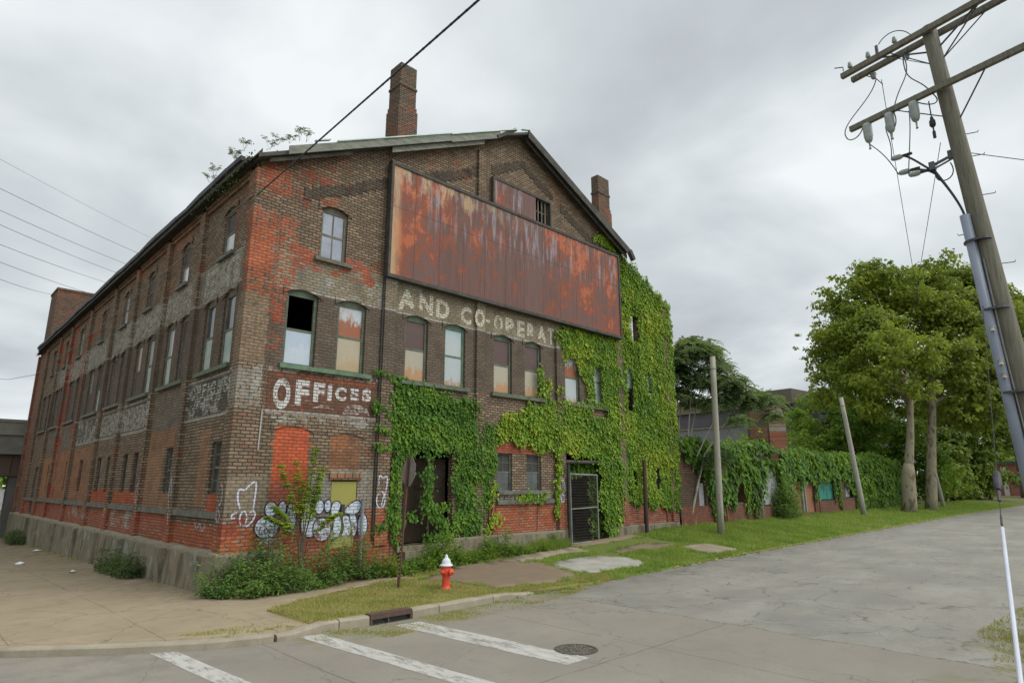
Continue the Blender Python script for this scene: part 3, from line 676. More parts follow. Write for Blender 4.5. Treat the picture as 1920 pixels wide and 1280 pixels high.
M_chim = brick_material('chimney_brick', [(-60, 60, 0, 16.9, (.33, .13, .085), .34, .6)], base=((.165, .135, .11), (.12, .10, .08)), stain=.35)
M_chim2 = brick_material('chimney_brick_right', [(-60, 60, 0, 16.7, (.34, .14, .09), .36, .6)], base=((.175, .125, .09), (.12, .085, .065)), stain=.35)
def chimney(x0, x1, y0, y1, z0, zs, z1, mat):
    b = MB(); b.box(x0-.06, x1+.06, y0-.06, y1+.06, z0, zs-.2); b.box(x0-.03, x1+.03, y0-.03, y1+.03, zs-.2, zs)
    b.box(x0, x1, y0, y1, zs, z1-1.0); b.box(x0-.03, x1+.03, y0-.03, y1+.03, z1-1.0, z1-.9)
    b.box(x0+.004, x1-.004, y0+.004, y1-.004, z1-.9, z1)
    b.box(x0+.2, x1-.2, y0+.2, y1-.2, z1, z1+.04)
    return b.build('chimney', mat, roof_o)
chimney(5.70, 6.45, 2.0, 2.75, 13.6, 16.9, 18.66, M_chim)
chimney(18.05, 19.0, 2.0, 2.45, 9.5, 16.7, 18.42, M_chim2)
lw = MB(); lw.box(5.5, 6.57, 1.9, 2.95, 13.6, 15.9); lw.build('flashing', simple('lead_flashing', (.16, .17, .17), None, 4), roof_o) if False else None
M_tower = brick_material('tower_brick', [(-60, 60, 0, 40, (.25, .12, .08), .4, .8)], base=((.18, .115, .08), (.13, .085, .062)), stain=.3)
tw = MB(); tw.box(.02, 4.2, 33.9, 36.28, 11.3, 15.45); tw.box(-.03, 4.25, 33.85, 36.33, 15.45, 15.6); tw.build('stair_tower', M_tower, fac)
# interior floors, dark
fl = MB(); fl.box(.3, 20.3, .4, 36, 4.7, 4.8); fl.box(.3, 16.5, .4, 36, 8.5, 8.6); fl.box(16.5, 20.3, 10, 36, 8.5, 8.6); fl.box(15.4, 15.5, .4, 10, -.2, 4.7); fl.box(.3, 20.3, 7.5, 7.6, -.5, 8.5); fl.box(12.0, 12.1, .4, 7.5, -.2, 4.7)
fl.box(6, 6.1, .4, 20, 8.6, 11)
fl.build('floor', simple('interior_boards', (.05, .045, .04), (.03, .028, .025), 2), fac)

# ---- windows
M_fg = simple('green_window_frame', (.115, .145, .10), (.075, .085, .06), 5, .75)
M_fo = simple('weathered_wood_frame', (.17, .155, .12), (.10, .09, .07), 5, .85)
M_fg2 = simple('bright_green_frame', (.12, .20, .12), (.08, .11, .075), 5, .7)
def board_mat(name, top, bottom, z0, z1, rust=(.33, .12, .05), amt=.4, thr=.55, flip=False):
    t = NT(name); p = t.pos(); sp = t.n('ShaderNodeSeparateXYZ', {0: p})
    n1 = t.noise(t.vscale(p, (1, 1, .45)), 3.2, 6, .7); n2 = t.noise(p, 12, 4, .7)
    f = t.smooth(t.math('ADD', sp.outputs[2], t.math('MULTIPLY', t.math('SUBTRACT', t.noise(t.vscale(p, (1.5, 1, .35)), 6, 6, .75), .5), 1.5)), (z0+z1)/2-.08, (z0+z1)/2+.08)
    c = t.mix(f, bottom, top); c = t.mix(t.smooth(n1, thr, thr+.1, 0, amt), c, rust); c = t.mix(t.smooth(n2, .55, .75, 0, .25), c, tuple(v*.5 for v in top))
    t.bsdf(c, .6, n2, .15, .004, spec=.35); return t.m
B_blue = board_mat('pale_blue_board', (.36, .43, .50), (.42, .47, .52), 5.8, 6.8, (.20, .25, .30), .5, .60)
B_tan = board_mat('tan_rusted_board', (.34, .31, .24), (.38, .21, .10), 5.8, 6.4, (.42, .17, .07), .5, .58)
B_tan2 = board_mat('ochre_rusted_board', (.36, .31, .22), (.36, .27, .15), 5.8, 6.3, (.33, .24, .13), .5, .58)
B_rust = board_mat('purple_rust_sheet', (.095, .06, .055), (.09, .055, .05), 6.8, 7.8, (.30, .28, .25), .7, .68)
B_rustw = board_mat('half_white_rust_sheet', (.40, .44, .46), (.26, .09, .045), 7.15, 7.45, (.34, .16, .07), .45, .55)
B_pale = board_mat('pale_grey_board', (.34, .42, .44), (.38, .41, .41), 6.9, 7.8, (.26, .31, .32), .4, .62)
B_pale2 = board_mat('pale_board_with_rusted_foot', (.36, .40, .40), (.36, .20, .11), 5.72, 6.05, (.33, .34, .32), .4, .62)
B_brown = simple('brown_boarding', (.10, .08, .07), (.065, .055, .05), 5, .8)
B_green = simple('mildewed_pane', (.22, .30, .26), (.36, .40, .36), 4, .5)
B_dark = simple('dark_sheet', (.035, .035, .034), (.05, .048, .042), 4, .7)
def m_glass(name, a, b):
    t = NT(name); p = t.pos(); n1 = t.noise(p, 1.6, 4, .6)
    t.bsdf(t.mix(t.smooth(n1, .35, .65), a, b), .12, spec=.7); return t.m
G_sky = m_glass('clouded_glass', (.20, .22, .27), (.30, .32, .36)); G_dark = m_glass('dirty_dark_glass', (.035, .04, .04), (.07, .075, .075))
G_white = m_glass('whitened_glass', (.40, .42, .42), (.33, .35, .36))
def window(mp, a, c, z0, z1, rise, fm, lower, upper, d=-.10, fw=.085, muntin=False, split=None, label=None, open_up=False, grid=0):
    """frame is the part, its boards and panes are sub-parts"""
    b = MB(); e = z1-rise; zs = split or z0+(e-z0)*.5
    def bx(u0, u1, q0, q1, d0, d1, tgt=b):
        P = [mp(u, q, dd) for dd in (d0, d1) for q in (q0, q1) for u in (u0, u1)]
        i = len(tgt.v); tgt.v += P
        for f in ((0, 1, 3, 2), (4, 6, 7, 5), (0, 4, 5, 1), (2, 3, 7, 6), (0, 2, 6, 4), (1, 5, 7, 3)): tgt.f.append(tuple(i+k for k in f)); tgt.mi.append(0)
    bx(a+.004, a+fw, z0+.003, e, d-.06, d+.02); bx(c-fw, c-.004, z0+.003, e, d-.06, d+.02)
    bx(a+fw, c-fw, z0+.003, z0+fw*.8, d-.06, d+.012); bx(a+fw, c-fw, e-fw*.8, e, d-.06, d+.012); bx(a+fw, c-fw, zs-.03, zs+.03, d-.055, d+.004)
    if rise:
        n = 8
        for k in range(n):
            u, u2 = a+(c-a)*k/n, a+(c-a)*(k+1)/n; f = lambda q: e+rise*(1-((q-(a+c)/2)/((c-a)/2))**2)
            b.quad(mp(u, e-.01, d+.021), mp(u2, e-.01, d+.021), mp(u2, f(u2)-.003, d+.021), mp(u, f(u)-.003, d+.021))
    if muntin:
        m = (a+c)/2; bx(m-.018, m+.018, z0+fw*.8, zs-.03, d-.05, d); bx(m-.018, m+.018, zs+.03, e-fw*.8, d-.05, d)
    if grid:
        for k in range(1, grid): zz = z0+(e-z0)*k/grid; bx(a+fw, c-fw, zz-.012, zz+.012, d-.05, d-.002)
        m = (a+c)/2; bx(m-.012, m+.012, z0+fw, e-fw, d-.051, d-.003)
    w_ = b.build('window', fm, fac)
    if label: w_['label'] = label
    if lower is not None:
        p = MB(); bx(a+fw+.001, c-fw-.001, z0+fw*.8+.001, zs-.031, d-.045, d-.012, p); p.build('lower_board' if lower not in (G_sky, G_dark, G_white) else 'pane', lower, w_)
    if upper is not None:
        p = MB(); bx(a+fw+.001, c-fw-.001, zs+.031, e-fw*.8-.001, d-.052, d-.02, p); p.build('upper_board' if upper not in (G_sky, G_dark, G_white) else 'pane', upper, w_)
    return w_
FW = [(M_fg, B_blue, None, 'window with open black top and pale blue lower board'), (M_fg, B_tan2, B_rustw, 'window with half white rusty upper sheet'), (M_fg, B_tan, B_rust, 'window with purple brown upper sheet'), (M_fg2, B_pale2, B_pale, 'window with bright green frame and pale boards'), (M_fg, B_tan, B_rust, 'window right of the fourth pilaster with tan lower board'), (M_fg, B_tan, B_rust, 'window with rusty sheets nearest the ivy'), (M_fg, B_pale2, B_rustw, 'window half buried in ivy'), (M_fg, B_pale, B_pale, 'pale boarded window inside the ivy'), (M_fg, None, B_blue, 'window in the ivy with open black foot'), (M_fg, None, B_pale, None)]
for (a, c), (fm, lo, up, lb) in zip(F2, FW): window(mp_front, a, c, 5.72, 7.9, .13, fm, lo, up, split=6.74 if a < 1.2 else 6.78, label=lb)
window(mp_front, 1.9, 2.76, 9.0, 10.68, .13, M_fo, G_sky, G_sky, muntin=True, label='sash window with cloudy panes on the third floor')
window(mp_front, 11.02, 11.84, 12.95, 14.1, 0, M_fo, None, None, fw=.06, label='open louvred window beside the small rusty panel')
window(mp_front, 9.02, 9.77, 2.3, 3.62, 0, M_belt, G_dark, B_dark, fw=.06, grid=4); window(mp_front, 10.5, 11.28, 2.3, 3.62, 0, M_belt, G_dark, B_dark, fw=.06, grid=4)
for a, c in ((17.0, 17.7), (18.7, 19.4)): window(mp_front, a, c, 2.2, 3.5, 0, M_belt, G_dark, G_dark, fw=.06, grid=4)
ll = [(B_green, G_dark), (B_green, G_dark), (B_brown, B_brown), (B_green, G_white), (B_brown, B_tan), (B_green, G_white), (B_brown, B_brown), (B_brown, B_green), (B_brown, B_brown), (B_brown, B_brown), (B_dark, B_brown), (B_brown, G_white), (B_brown, B_brown), (B_dark, B_brown), (B_brown, B_brown), (B_brown, B_dark)]
order = [(B_green, G_dark), (B_green, G_dark), (B_brown, B_brown), (B_green, G_white), (B_green, G_white), (B_brown, B_tan), (B_brown, B_brown), (B_brown, B_brown), (B_green, B_brown), (B_brown, G_white), (B_brown, B_brown), (B_dark, B_brown), (B_brown, B_brown), (B_brown, B_brown), (B_dark, B_brown), (B_brown, B_dark)]
for (a, c), (lo, up) in zip(L2, order): window(mp_left, a, c, 5.72, 7.9, .13, M_fo, lo, up, d=-.08, fw=.075)
for i, (a, c) in enumerate(L3): window(mp_left, a, c, 9.1, 10.6, .13, M_fo, [G_white, G_white, B_dark, G_white, B_dark, G_white, G_white, B_dark][i], [B_brown, B_brown, B_brown, G_white, B_brown, G_white, G_white, B_brown][i], d=-.07, fw=.07)
for i, (a, c) in enumerate(L1): window(mp_left, a, c, 2.3, 3.66, 0, M_belt if i < 2 else M_soffit, G_dark if i < 2 else B_dark, G_dark if i < 2 else B_brown, d=-.1, fw=.05, grid=4 if i < 2 else 0)
# sills
for (a, c, mp, z, m) in [(.95, 3.78, mp_front, 5.6, M_fg2), (4.85, 7.65, mp_front, 5.6, M_fg), (8.7, 11.5, mp_front, 5.6, M_fg), (12.66, 15.4, mp_front, 5.6, M_fg), (1.75, 2.95, mp_front, 8.87, M_fo), (9.0, 11.4, mp_front, 2.2, M_belt)]:
    b = MB(); b.box(a, c, -.13, .05, z, z+.118); b.build('sill', m, fac)
for k, (a, c) in enumerate(BAY):
    b = MB(); b.box(-.12, .05, L2[2*k][0]-.12, L2[2*k+1][1]+.12, 5.6, 5.718); b.build('sill', M_fg if k < 3 else M_belt, fac)
for a, c in L3: b = MB(); b.box(-.1, .05, a-.12, c+.12, 8.99, 9.098); b.build('sill', M_belt, fac)
# ground floor doors
M_yel = board_mat('mustard_door_paint', (.27, .25, .06), (.26, .25, .07), 1, 2, (.16, .18, .08), .5, .6)
b = MB(); b.box(2.76, 3.54, .012, .08, .6, 2.62); door = b.build('door', M_yel, fac); door['label'] = 'mustard yellow door with graffiti over its lower half'
b = MB(); b.box(3.06, 3.16, -.07, .011, 1.75, 2.0); b.build('handle', B_dark, door)
M_lint = brick_material('lintel_brick', [], base=((.36, .18, .10), (.28, .13, .08)), row=.3)
b = MB(); b.box(2.66, 3.66, -.06, 0, 2.67, 2.85); b.build('lintel', M_lint, fac)
M_pipe = simple('grey_downpipe', (.20, .21, .21), (.13, .135, .135), 3, .5)
b = MB(); b.tube([(3.68, -.14, .1), (3.68, -.14, 2.15)], .045, 10); b.build('pipe_and_shadow_line', M_pipe, fac)
b = MB(); b.tube([(4.11, -.04, 1.0), (4.11, -.04, 8.9)], .032); b.build('pipe_and_shadow_line', B_dark, fac)  # dark tube stands in for the shadow line at the pilaster edge
b = MB(); b.tube([(.56, -.13, 3.4), (.58, -.13, 4.4)], .018); b.build('conduit', simple('white_conduit', (.42, .42, .40), None, 3), fac)
def m_lattice():
    t = NT('rusty_roller_door'); p = t.pos(); sp = t.n('ShaderNodeSeparateXYZ', {0: p})
    wv = t.n('ShaderNodeTexWave', {'Vector': t.n('ShaderNodeCombineXYZ', {0: sp.outputs[0]}).outputs[0], 'Scale': 5.0}).outputs[1]
    n1 = t.noise(p, 3, 5, .7); c = t.mix(n1, (.022, .018, .014), (.07, .05, .034)); c = t.mix(t.smooth(wv, .4, .8, 0, .6), c, (.02, .017, .014))
    t.bsdf(c, .9, wv, .6, .02, spec=.1); return t.m
M_lat = m_lattice()
b = MB(); b.box(5.12, 7.03, .35, .42, .8, 3.35); b.box(5.8, 6.9, .32, .349, 2.42, 2.5); gd = b.build('loading_door', M_lat, fac)
gd['label'] = 'rusty ribbed loading door behind hanging ivy'
b = MB(); b.box(28.7, 30.5, .0, .1, .0, .05) if False else None
b = MB(); b.box(.1, .18, 28.6, 30.6, .95, 3.58); b.build('side_door', simple('grey_green_door', (.10, .11, .09), (.07, .075, .06), 2), fac)
# gateway
b = MB(); b.box(12.62, 15.3, .5, .62, 3.3, 3.5); b.tube([(12.62, -.05, 3.4), (14.6, -.05, 3.42)], .07); b.build('beam', M_soffit, fac)
gate = empty('gate', (12.7, -.2, .25), 'grey metal framed mesh gate hung in the ivy covered gateway', 'gate')
b = MB(); zb0 = .3
b.tube([(12.72, -.2, .3), (12.68, -.2, 2.95)], .035); b.tube([(12.68, -.2, 2.93), (14.35, -.2, 2.9)], .035); b.tube([(14.35, -.2, 2.9), (14.35, -.2, .35)], .03); b.tube([(12.7, -.2, 1.62), (14.35, -.2, 1.66)], .025); b.tube([(12.72, -.2, .36), (14.35, -.2, .38)], .025)
place(b.build('gate_frame', simple('galvanised_frame', (.21, .215, .20), (.13, .135, .12), 4, .6)), gate)
b = MB()
for i in range(27): x = 12.76+i*.06; b.tube([(x, -.19, .36), (x, -.19, 2.9)], .006, 4)
for i in range(24): z = .45+i*.105; b.tube([(12.72, -.21, z), (14.35, -.21, z)], .004, 4)
place(b.build('mesh_infill', simple('rusty_mesh', (.09, .075, .06), (.05, .045, .04), 4)), gate)
b = MB(); b.tube([(12.55, -.25, .2), (12.55, -.25, 3.3)], .055); place(b.build('gate_post', B_dark), gate)

# ---- painted lettering (thin worn paint on the brick)
def m_faded(name, col, thr=.46, noise_s=7, bright=1.0):
    t = NT(name); p = t.pos(); sp = t.n('ShaderNodeSeparateXYZ', {0: p})
    u = t.math('ADD', sp.outputs[0], sp.outputs[1]); vec = t.n('ShaderNodeCombineXYZ', {0: u, 1: sp.outputs[2]}).outputs[0]
    br = t.n('ShaderNodeTexBrick', {'Vector': vec, 'Scale': 1.0, 'Mortar Size': .012, 'Brick Width': .235, 'Row Height': .088})
    a = t.noise(vec, noise_s, 5, .7); b = t.noise(vec, 1.4, 4, .6)
    al = t.math('MULTIPLY', t.smooth(t.math('ADD', a, t.math('MULTIPLY', t.math('SUBTRACT', b, .5), .5)), thr-.06, thr+.06), t.math('SUBTRACT', 1, t.math('MULTIPLY', br.outputs['Fac'], .75)))
    c = t.mix(a, tuple(v*.7 for v in col), col)
    t.bsdf(c, .9, spec=.1, alpha=al); return t.m
P_white = m_faded('faded_white_lettering', (.60, .59, .56), .38)
P_cream = m_faded('faded_cream_lettering', (.60, .56, .44), .39)
P_ghost = m_faded('ghost_lettering', (.46, .44, .38), .47)
def glyph_verts(ch, bold):
    cu_ = bpy.data.curves.new('g', 'FONT'); cu_.body = ch; cu_.offset = bold; cu_.resolution_u = 6
    o = bpy.data.objects.new('g', cu_); COL.objects.link(o); bpy.context.view_layer.update()
    me = bpy.data.meshes.new_from_object(o.evaluated_get(bpy.context.evaluated_depsgraph_get()))
    V = [tuple(v.co) for v in me.vertices]; F = [tuple(p.vertices) for p in me.polygons]
    bpy.data.objects.remove(o); bpy.data.curves.remove(cu_); bpy.data.meshes.remove(me); return V, F
GC = {}
def lettering(name, mp, items, mat, d, parent, bold=.028):
    """items: (character, u0, u1, z0, z1), each glyph stretched to its painted box"""
    b = MB()
    for ch, u0, u1, z0, z1 in items:
        if (ch, bold) not in GC: GC[(ch, bold)] = glyph_verts(ch, bold)
        V, F = GC[(ch, bold)]; xs = [v[0] for v in V]; ys = [v[1] for v in V]; i = len(b.v)
        for v in V: b.v.append(mp(u0+(v[0]-min(xs))/(max(xs)-min(xs))*(u1-u0), z0+(v[1]-min(ys))/(max(ys)-min(ys))*(z1-z0), d))
        for f in F: b.f.append(tuple(i+k for k in f)); b.mi.append(0)
    return b.build(name, mat, parent)
lettering('painted_lettering', mp_front, [('O', .88, 1.36, 4.5, 5.34), ('F', 1.5, 1.9, 4.64, 5.34), ('F', 2.02, 2.37, 4.78, 5.32), ('I', 2.45, 2.58, 4.84, 5.3), ('C', 2.68, 3.04, 4.88, 5.27), ('E', 3.17, 3.44, 4.93, 5.28), ('S', 3.56, 3.86, 4.93, 5.3)], P_white, .006, fac, .05)
lettering('painted_lettering', mp_front, [('A', 4.66, 5.38, 7.98, 8.72), ('N', 5.5, 6.06, 8.0, 8.7), ('D', 6.2, 6.76, 8.0, 8.66)], P_cream, .006, fac, .045)
lettering('painted_lettering', mp_front, [('C', 7.28, 7.76, 7.98, 8.62)], P_cream, .006, fac, .045)
lettering('painted_lettering', mp_front, [('O', 7.84, 8.3, 7.98, 8.62)], P_cream, .106, fac, .045)
lettering('painted_lettering', mp_front, [('O', 8.85, 9.28, 7.96, 8.62), ('P', 9.42, 9.86, 7.96, 8.62), ('E', 10.05, 10.44, 7.98, 8.62), ('R', 10.58, 11.02, 7.97, 8.62), ('A', 11.14, 11.66, 7.97, 8.64)], P_cream, .006, fac, .045)
lettering('painted_lettering', mp_front, [('-', 8.44, 8.64, 8.24, 8.36)], P_cream, .006, fac, .045)
lettering('painted_lettering', mp_front, [('T', 11.74, 12.14, 7.97, 8.64)], P_cream, .008, fac, .045)
lettering('faded_lettering', mp_front, [('C', .78, 1.2, 8.02, 8.7), ('L', 1.34, 1.7, 8.02, 8.7), ('E', 1.85, 2.22, 8.02, 8.72), ('V', 2.36, 2.84, 8.02, 8.72), ('E', 3.0, 3.38, 8.02, 8.72), ('L', 3.54, 3.92, 8.02, 8.72)], m_faded('very_faint_lettering', (.33, .30, .24), .60), .006, fac, .045)
lettering('faded_lettering', mp_left, [('D', .75, 1.75, 8.05, 8.9), ('E', 2.3, 3.15, 8.05, 8.9)][:0] or [('D', .9, 1.8, 8.02, 8.9)], P_ghost, .006, fac, .03)
def mp_leftm(u, z, d): return (-d, -u, z)
lettering('faded_lettering', mp_leftm, [('E', -3.5, -2.5, 8.04, 8.88)], P_ghost, .006, fac, .03)
lettering('faded_lettering', mp_leftm, [('O', -3.75, -3.35, 4.95, 5.36), ('F', -3.25, -2.9, 4.95, 5.36), ('F', -2.78, -2.45, 4.95, 5.36), ('I', -2.35, -2.25, 4.95, 5.36), ('C', -2.12, -1.72, 4.95, 5.36), ('E', -1.58, -1.25, 4.95, 5.36), ('S', -1.12, -.75, 4.95, 5.36)], P_ghost, .006, fac, .04)

# ---- graffiti
def m_spray(name, col, al_lo=0.0):
    t = NT(name); p = t.pos(); sp = t.n('ShaderNodeSeparateXYZ', {0: p}); a = t.noise(p, 16, 4, .7); q = t.noise(p, 3.5, 5, .75)
    br = t.n('ShaderNodeTexBrick', {'Vector': t.n('ShaderNodeCombineXYZ', {0: t.math('ADD', sp.outputs[0], sp.outputs[1]), 1: sp.outputs[2]}).outputs[0], 'Scale': 1.0, 'Mortar Size': .012, 'Brick Width': .235, 'Row Height': .088})
    low = t.smooth(sp.outputs[2], 1.5, 1.05, 0, .12); wear = t.smooth(t.math('ADD', q, low), .54, .62, 1, .12)
    al = t.math('MULTIPLY', t.math('MULTIPLY', t.smooth(a, .26, .38, al_lo, 1), wear), t.math('SUBTRACT', 1, t.math('MULTIPLY', br.outputs['Fac'], .6)))
    c = t.mix(a, tuple(v*.72 for v in col), col)
    t.bsdf(c, .7, spec=.2, alpha=al); return t.m
S_w = m_spray('white_spray_paint', (.56, .62, .72)); S_k = m_spray('black_spray_paint', (.02, .025, .035)); S_v = m_spray('lilac_white_spray', (.60, .60, .72)); S_d = m_spray('faint_white_spray', (.42, .43, .48))
def ribbon(b, mp, pts, wd, d, closed=False, smooth=3):
    P = [Vector(p) for p in pts]
    for _ in range(smooth):
        Q = []; n = len(P); rng = range(n) if closed else range(n-1)
        if not closed: Q.append(P[0])
        for i in rng: a, c = P[i], P[(i+1) % n]; Q += [a.lerp(c, .25), a.lerp(c, .75)]
        if not closed: Q.append(P[-1])
        P = Q
    n = len(P)
    for i in range(n if closed else n-1):
        def off(k):
            a = P[(k-1) % n] if closed or k > 0 else P[k]; c = P[(k+1) % n] if closed or k < n-1 else P[k]; t = (c-a); t = t.normalized() if t.length else Vector((1, 0)); return Vector((-t.y, t.x))*wd/2
        k = (i+1) % n; o1, o2 = off(i), off(k)
        b.quad(mp(*(P[i]-o1), d), mp(*(P[k]-o2), d), mp(*(P[k]+o2), d), mp(*(P[i]+o1), d))
    return P
def blob(bw, bk, mp, pts, d, ol=.035):
    tmp = MB(); P = ribbon(tmp, mp, pts, ol, d+.0012, True, 3); i0 = len(bk.v); bk.v += tmp.v; bk.f += [tuple(i0+k for k in f) for f in tmp.f]; bk.mi += tmp.mi
    c = sum(P, Vector((0, 0)))/len(P)
    for i in range(len(P)): bw.poly([mp(*c, d), mp(*P[i], d), mp(*P[(i+1) % len(P)], d)])
bw, bk = MB(), MB()
def oval(cx, cz, rx, rz, tilt=0, n=10): return [(cx+rx*math.cos(2*math.pi*i/n)*math.cos(tilt)-rz*math.sin(2*math.pi*i/n)*math.sin(tilt), cz+rx*math.cos(2*math.pi*i/n)*math.sin(tilt)+rz*math.sin(2*math.pi*i/n)*math.cos(tilt)) for i in range(n)]
layer = .012
for k, pts in enumerate([
    oval(1.02, 1.48, .34, .30), oval(1.08, 1.92, .17, .2), oval(1.38, 1.93, .12, .2), [(1.5, 1.6), (1.52, 2.1), (1.72, 2.02), (1.8, 1.7), (1.75, 1.35), (1.5, 1.3)], oval(1.1, 1.1, .3, .13),
    [(1.95, 1.7), (1.98, 2.1), (2.15, 2.08), (2.2, 1.75), (2.45, 1.6), (2.4, 1.2), (2.05, 1.15), (1.9, 1.4)],
    oval(2.42, 1.95, .14, .2), oval(2.66, 1.97, .11, .18),
    [(2.3, 1.62), (2.62, 1.68), (2.78, 1.5), (2.8, 1.25), (2.66, 1.05), (2.4, 1.06), (2.25, 1.3)],
    [(2.78, 2.05), (2.95, 2.12), (3.08, 1.98), (2.98, 1.78), (3.1, 1.6), (3.12, 1.3), (2.98, 1.06), (2.72, 1.1), (2.86, 1.35), (2.84, 1.6), (2.74, 1.8)],
    [(3.08, 1.7), (3.3, 1.72), (3.42, 1.5), (3.42, 1.2), (3.25, 1.05), (3.08, 1.1), (3.2, 1.35)],
    [(3.3, 1.74), (3.5, 1.76), (3.62, 1.5), (3.58, 1.18), (3.44, 1.06), (3.42, 1.4)],
    [(3.1, 1.78), (3.34, 2.04), (3.6, 2.12), (3.72, 1.98), (3.62, 1.74), (3.4, 1.7)], oval(3.76, 1.4, .17, .36)]):
    blob(bw, bk, mp_front, pts, layer+.003*k)
fd = .008
gw = bw.build('graffiti', S_w, fac); gw['label'] = 'white bubble letter graffiti with black outlines at the foot of the wall'
bk.build('outline', S_k, gw)
b = MB()
for pts in ([(.84, 1.5), (.8, 1.4), (.82, 1.32), (.9, 1.33)], [(.96, 1.46), (.92, 1.38), (.98, 1.32), (1.04, 1.4), (.98, 1.46)], [(1.08, 1.33), (1.1, 1.47), (1.15, 1.38), (1.21, 1.47), (1.22, 1.33)], [(1.27, 1.3), (1.28, 1.47), (1.38, 1.46), (1.36, 1.39), (1.29, 1.38)]): ribbon(b, mp_front, pts, .028, layer+.046, False, 1)
b.build('tag', S_k, gw)
b = MB()
ribbon(b, mp_front, [(.25, 1.95), (.16, 2.25), (.2, 2.45), (.32, 2.38), (.42, 2.5), (.56, 2.62), (.62, 2.55), (.6, 2.2), (.58, 1.9)], .045, .108, False)
ribbon(b, mp_front, oval(.36, 1.72, .09, .18), .04, .108, True, 2); ribbon(b, mp_front, [(.5, 1.85), (.62, 1.9), (.66, 1.78), (.56, 1.6), (.44, 1.52)], .04, .108); ribbon(b, mp_front, [(.2, 1.86), (.08, 1.84), (.06, 1.72), (.16, 1.74)], .04, .108)
b.build('graffiti', S_v, fac)
b = MB(); ribbon(b, mp_front, [(4.22, 2.3), (4.2, 2.7), (4.24, 2.82), (4.34, 2.7), (4.48, 2.8), (4.5, 2.6), (4.44, 2.25)], .04, .106); ribbon(b, mp_front, oval(4.3, 2.1, .15, .24), .04, .106, True, 2); ribbon(b, mp_front, [(4.42, 2.3), (4.34, 2.05), (4.32, 1.86)], .035, .1075)
b.build('graffiti', S_v, fac)
b = MB(); ribbon(b, mp_front, [(12.24, 2.3), (12.22, 2.7), (12.3, 2.62), (12.42, 2.74), (12.5, 2.5), (12.46, 2.25)], .045, .106); ribbon(b, mp_front, [(12.26, 2.25), (12.24, 2.05), (12.32, 1.85), (12.44, 1.95), (12.5, 2.2), (12.38, 2.1), (12.32, 2.26)], .045, .106); b.build('graffiti', S_v, fac)
b = MB(); ribbon(b, mp_left, [(.28, 2.55), (.1, 2.5), (.08, 2.1), (.3, 2.0), (.38, 1.75), (.2, 1.6), (.1, 1.8), (.3, 2.0)], .05, .13); b.build('graffiti', S_d, fac)
b = MB(); ribbon(b, mp_left, [(4.05, 2.2), (4.2, 2.9), (4.3, 2.2), (4.15, 1.9), (4.1, 1.4)], .06, .13); ribbon(b, mp_left, [(7.6, 2.6), (7.8, 2.5), (7.75, 1.9), (7.6, 2.1)], .06, .13); ribbon(b, mp_left, [(2.2, 1.55), (2.0, 1.35), (1.8, 1.6), (1.6, 1.3), (1.4, 1.55)], .04, .006); b.build('graffiti', S_d, fac)
# faded white swoosh under OFFICES
b = MB(); b.poly([mp_front(u, z, .006) for u, z in ((2.95, 4.5), (3.05, 4.75), (3.4, 4.82), (3.75, 4.72), (3.85, 4.5), (3.6, 4.62), (3.45, 4.52))]); b.poly([mp_front(u, z, .006) for u, z in ((2.0, 4.6), (2.35, 4.74), (2.7, 4.6), (2.35, 4.64))]); b.build('painted_swoosh', m_faded('faint_swoosh', (.42, .38, .34), .46), fac)

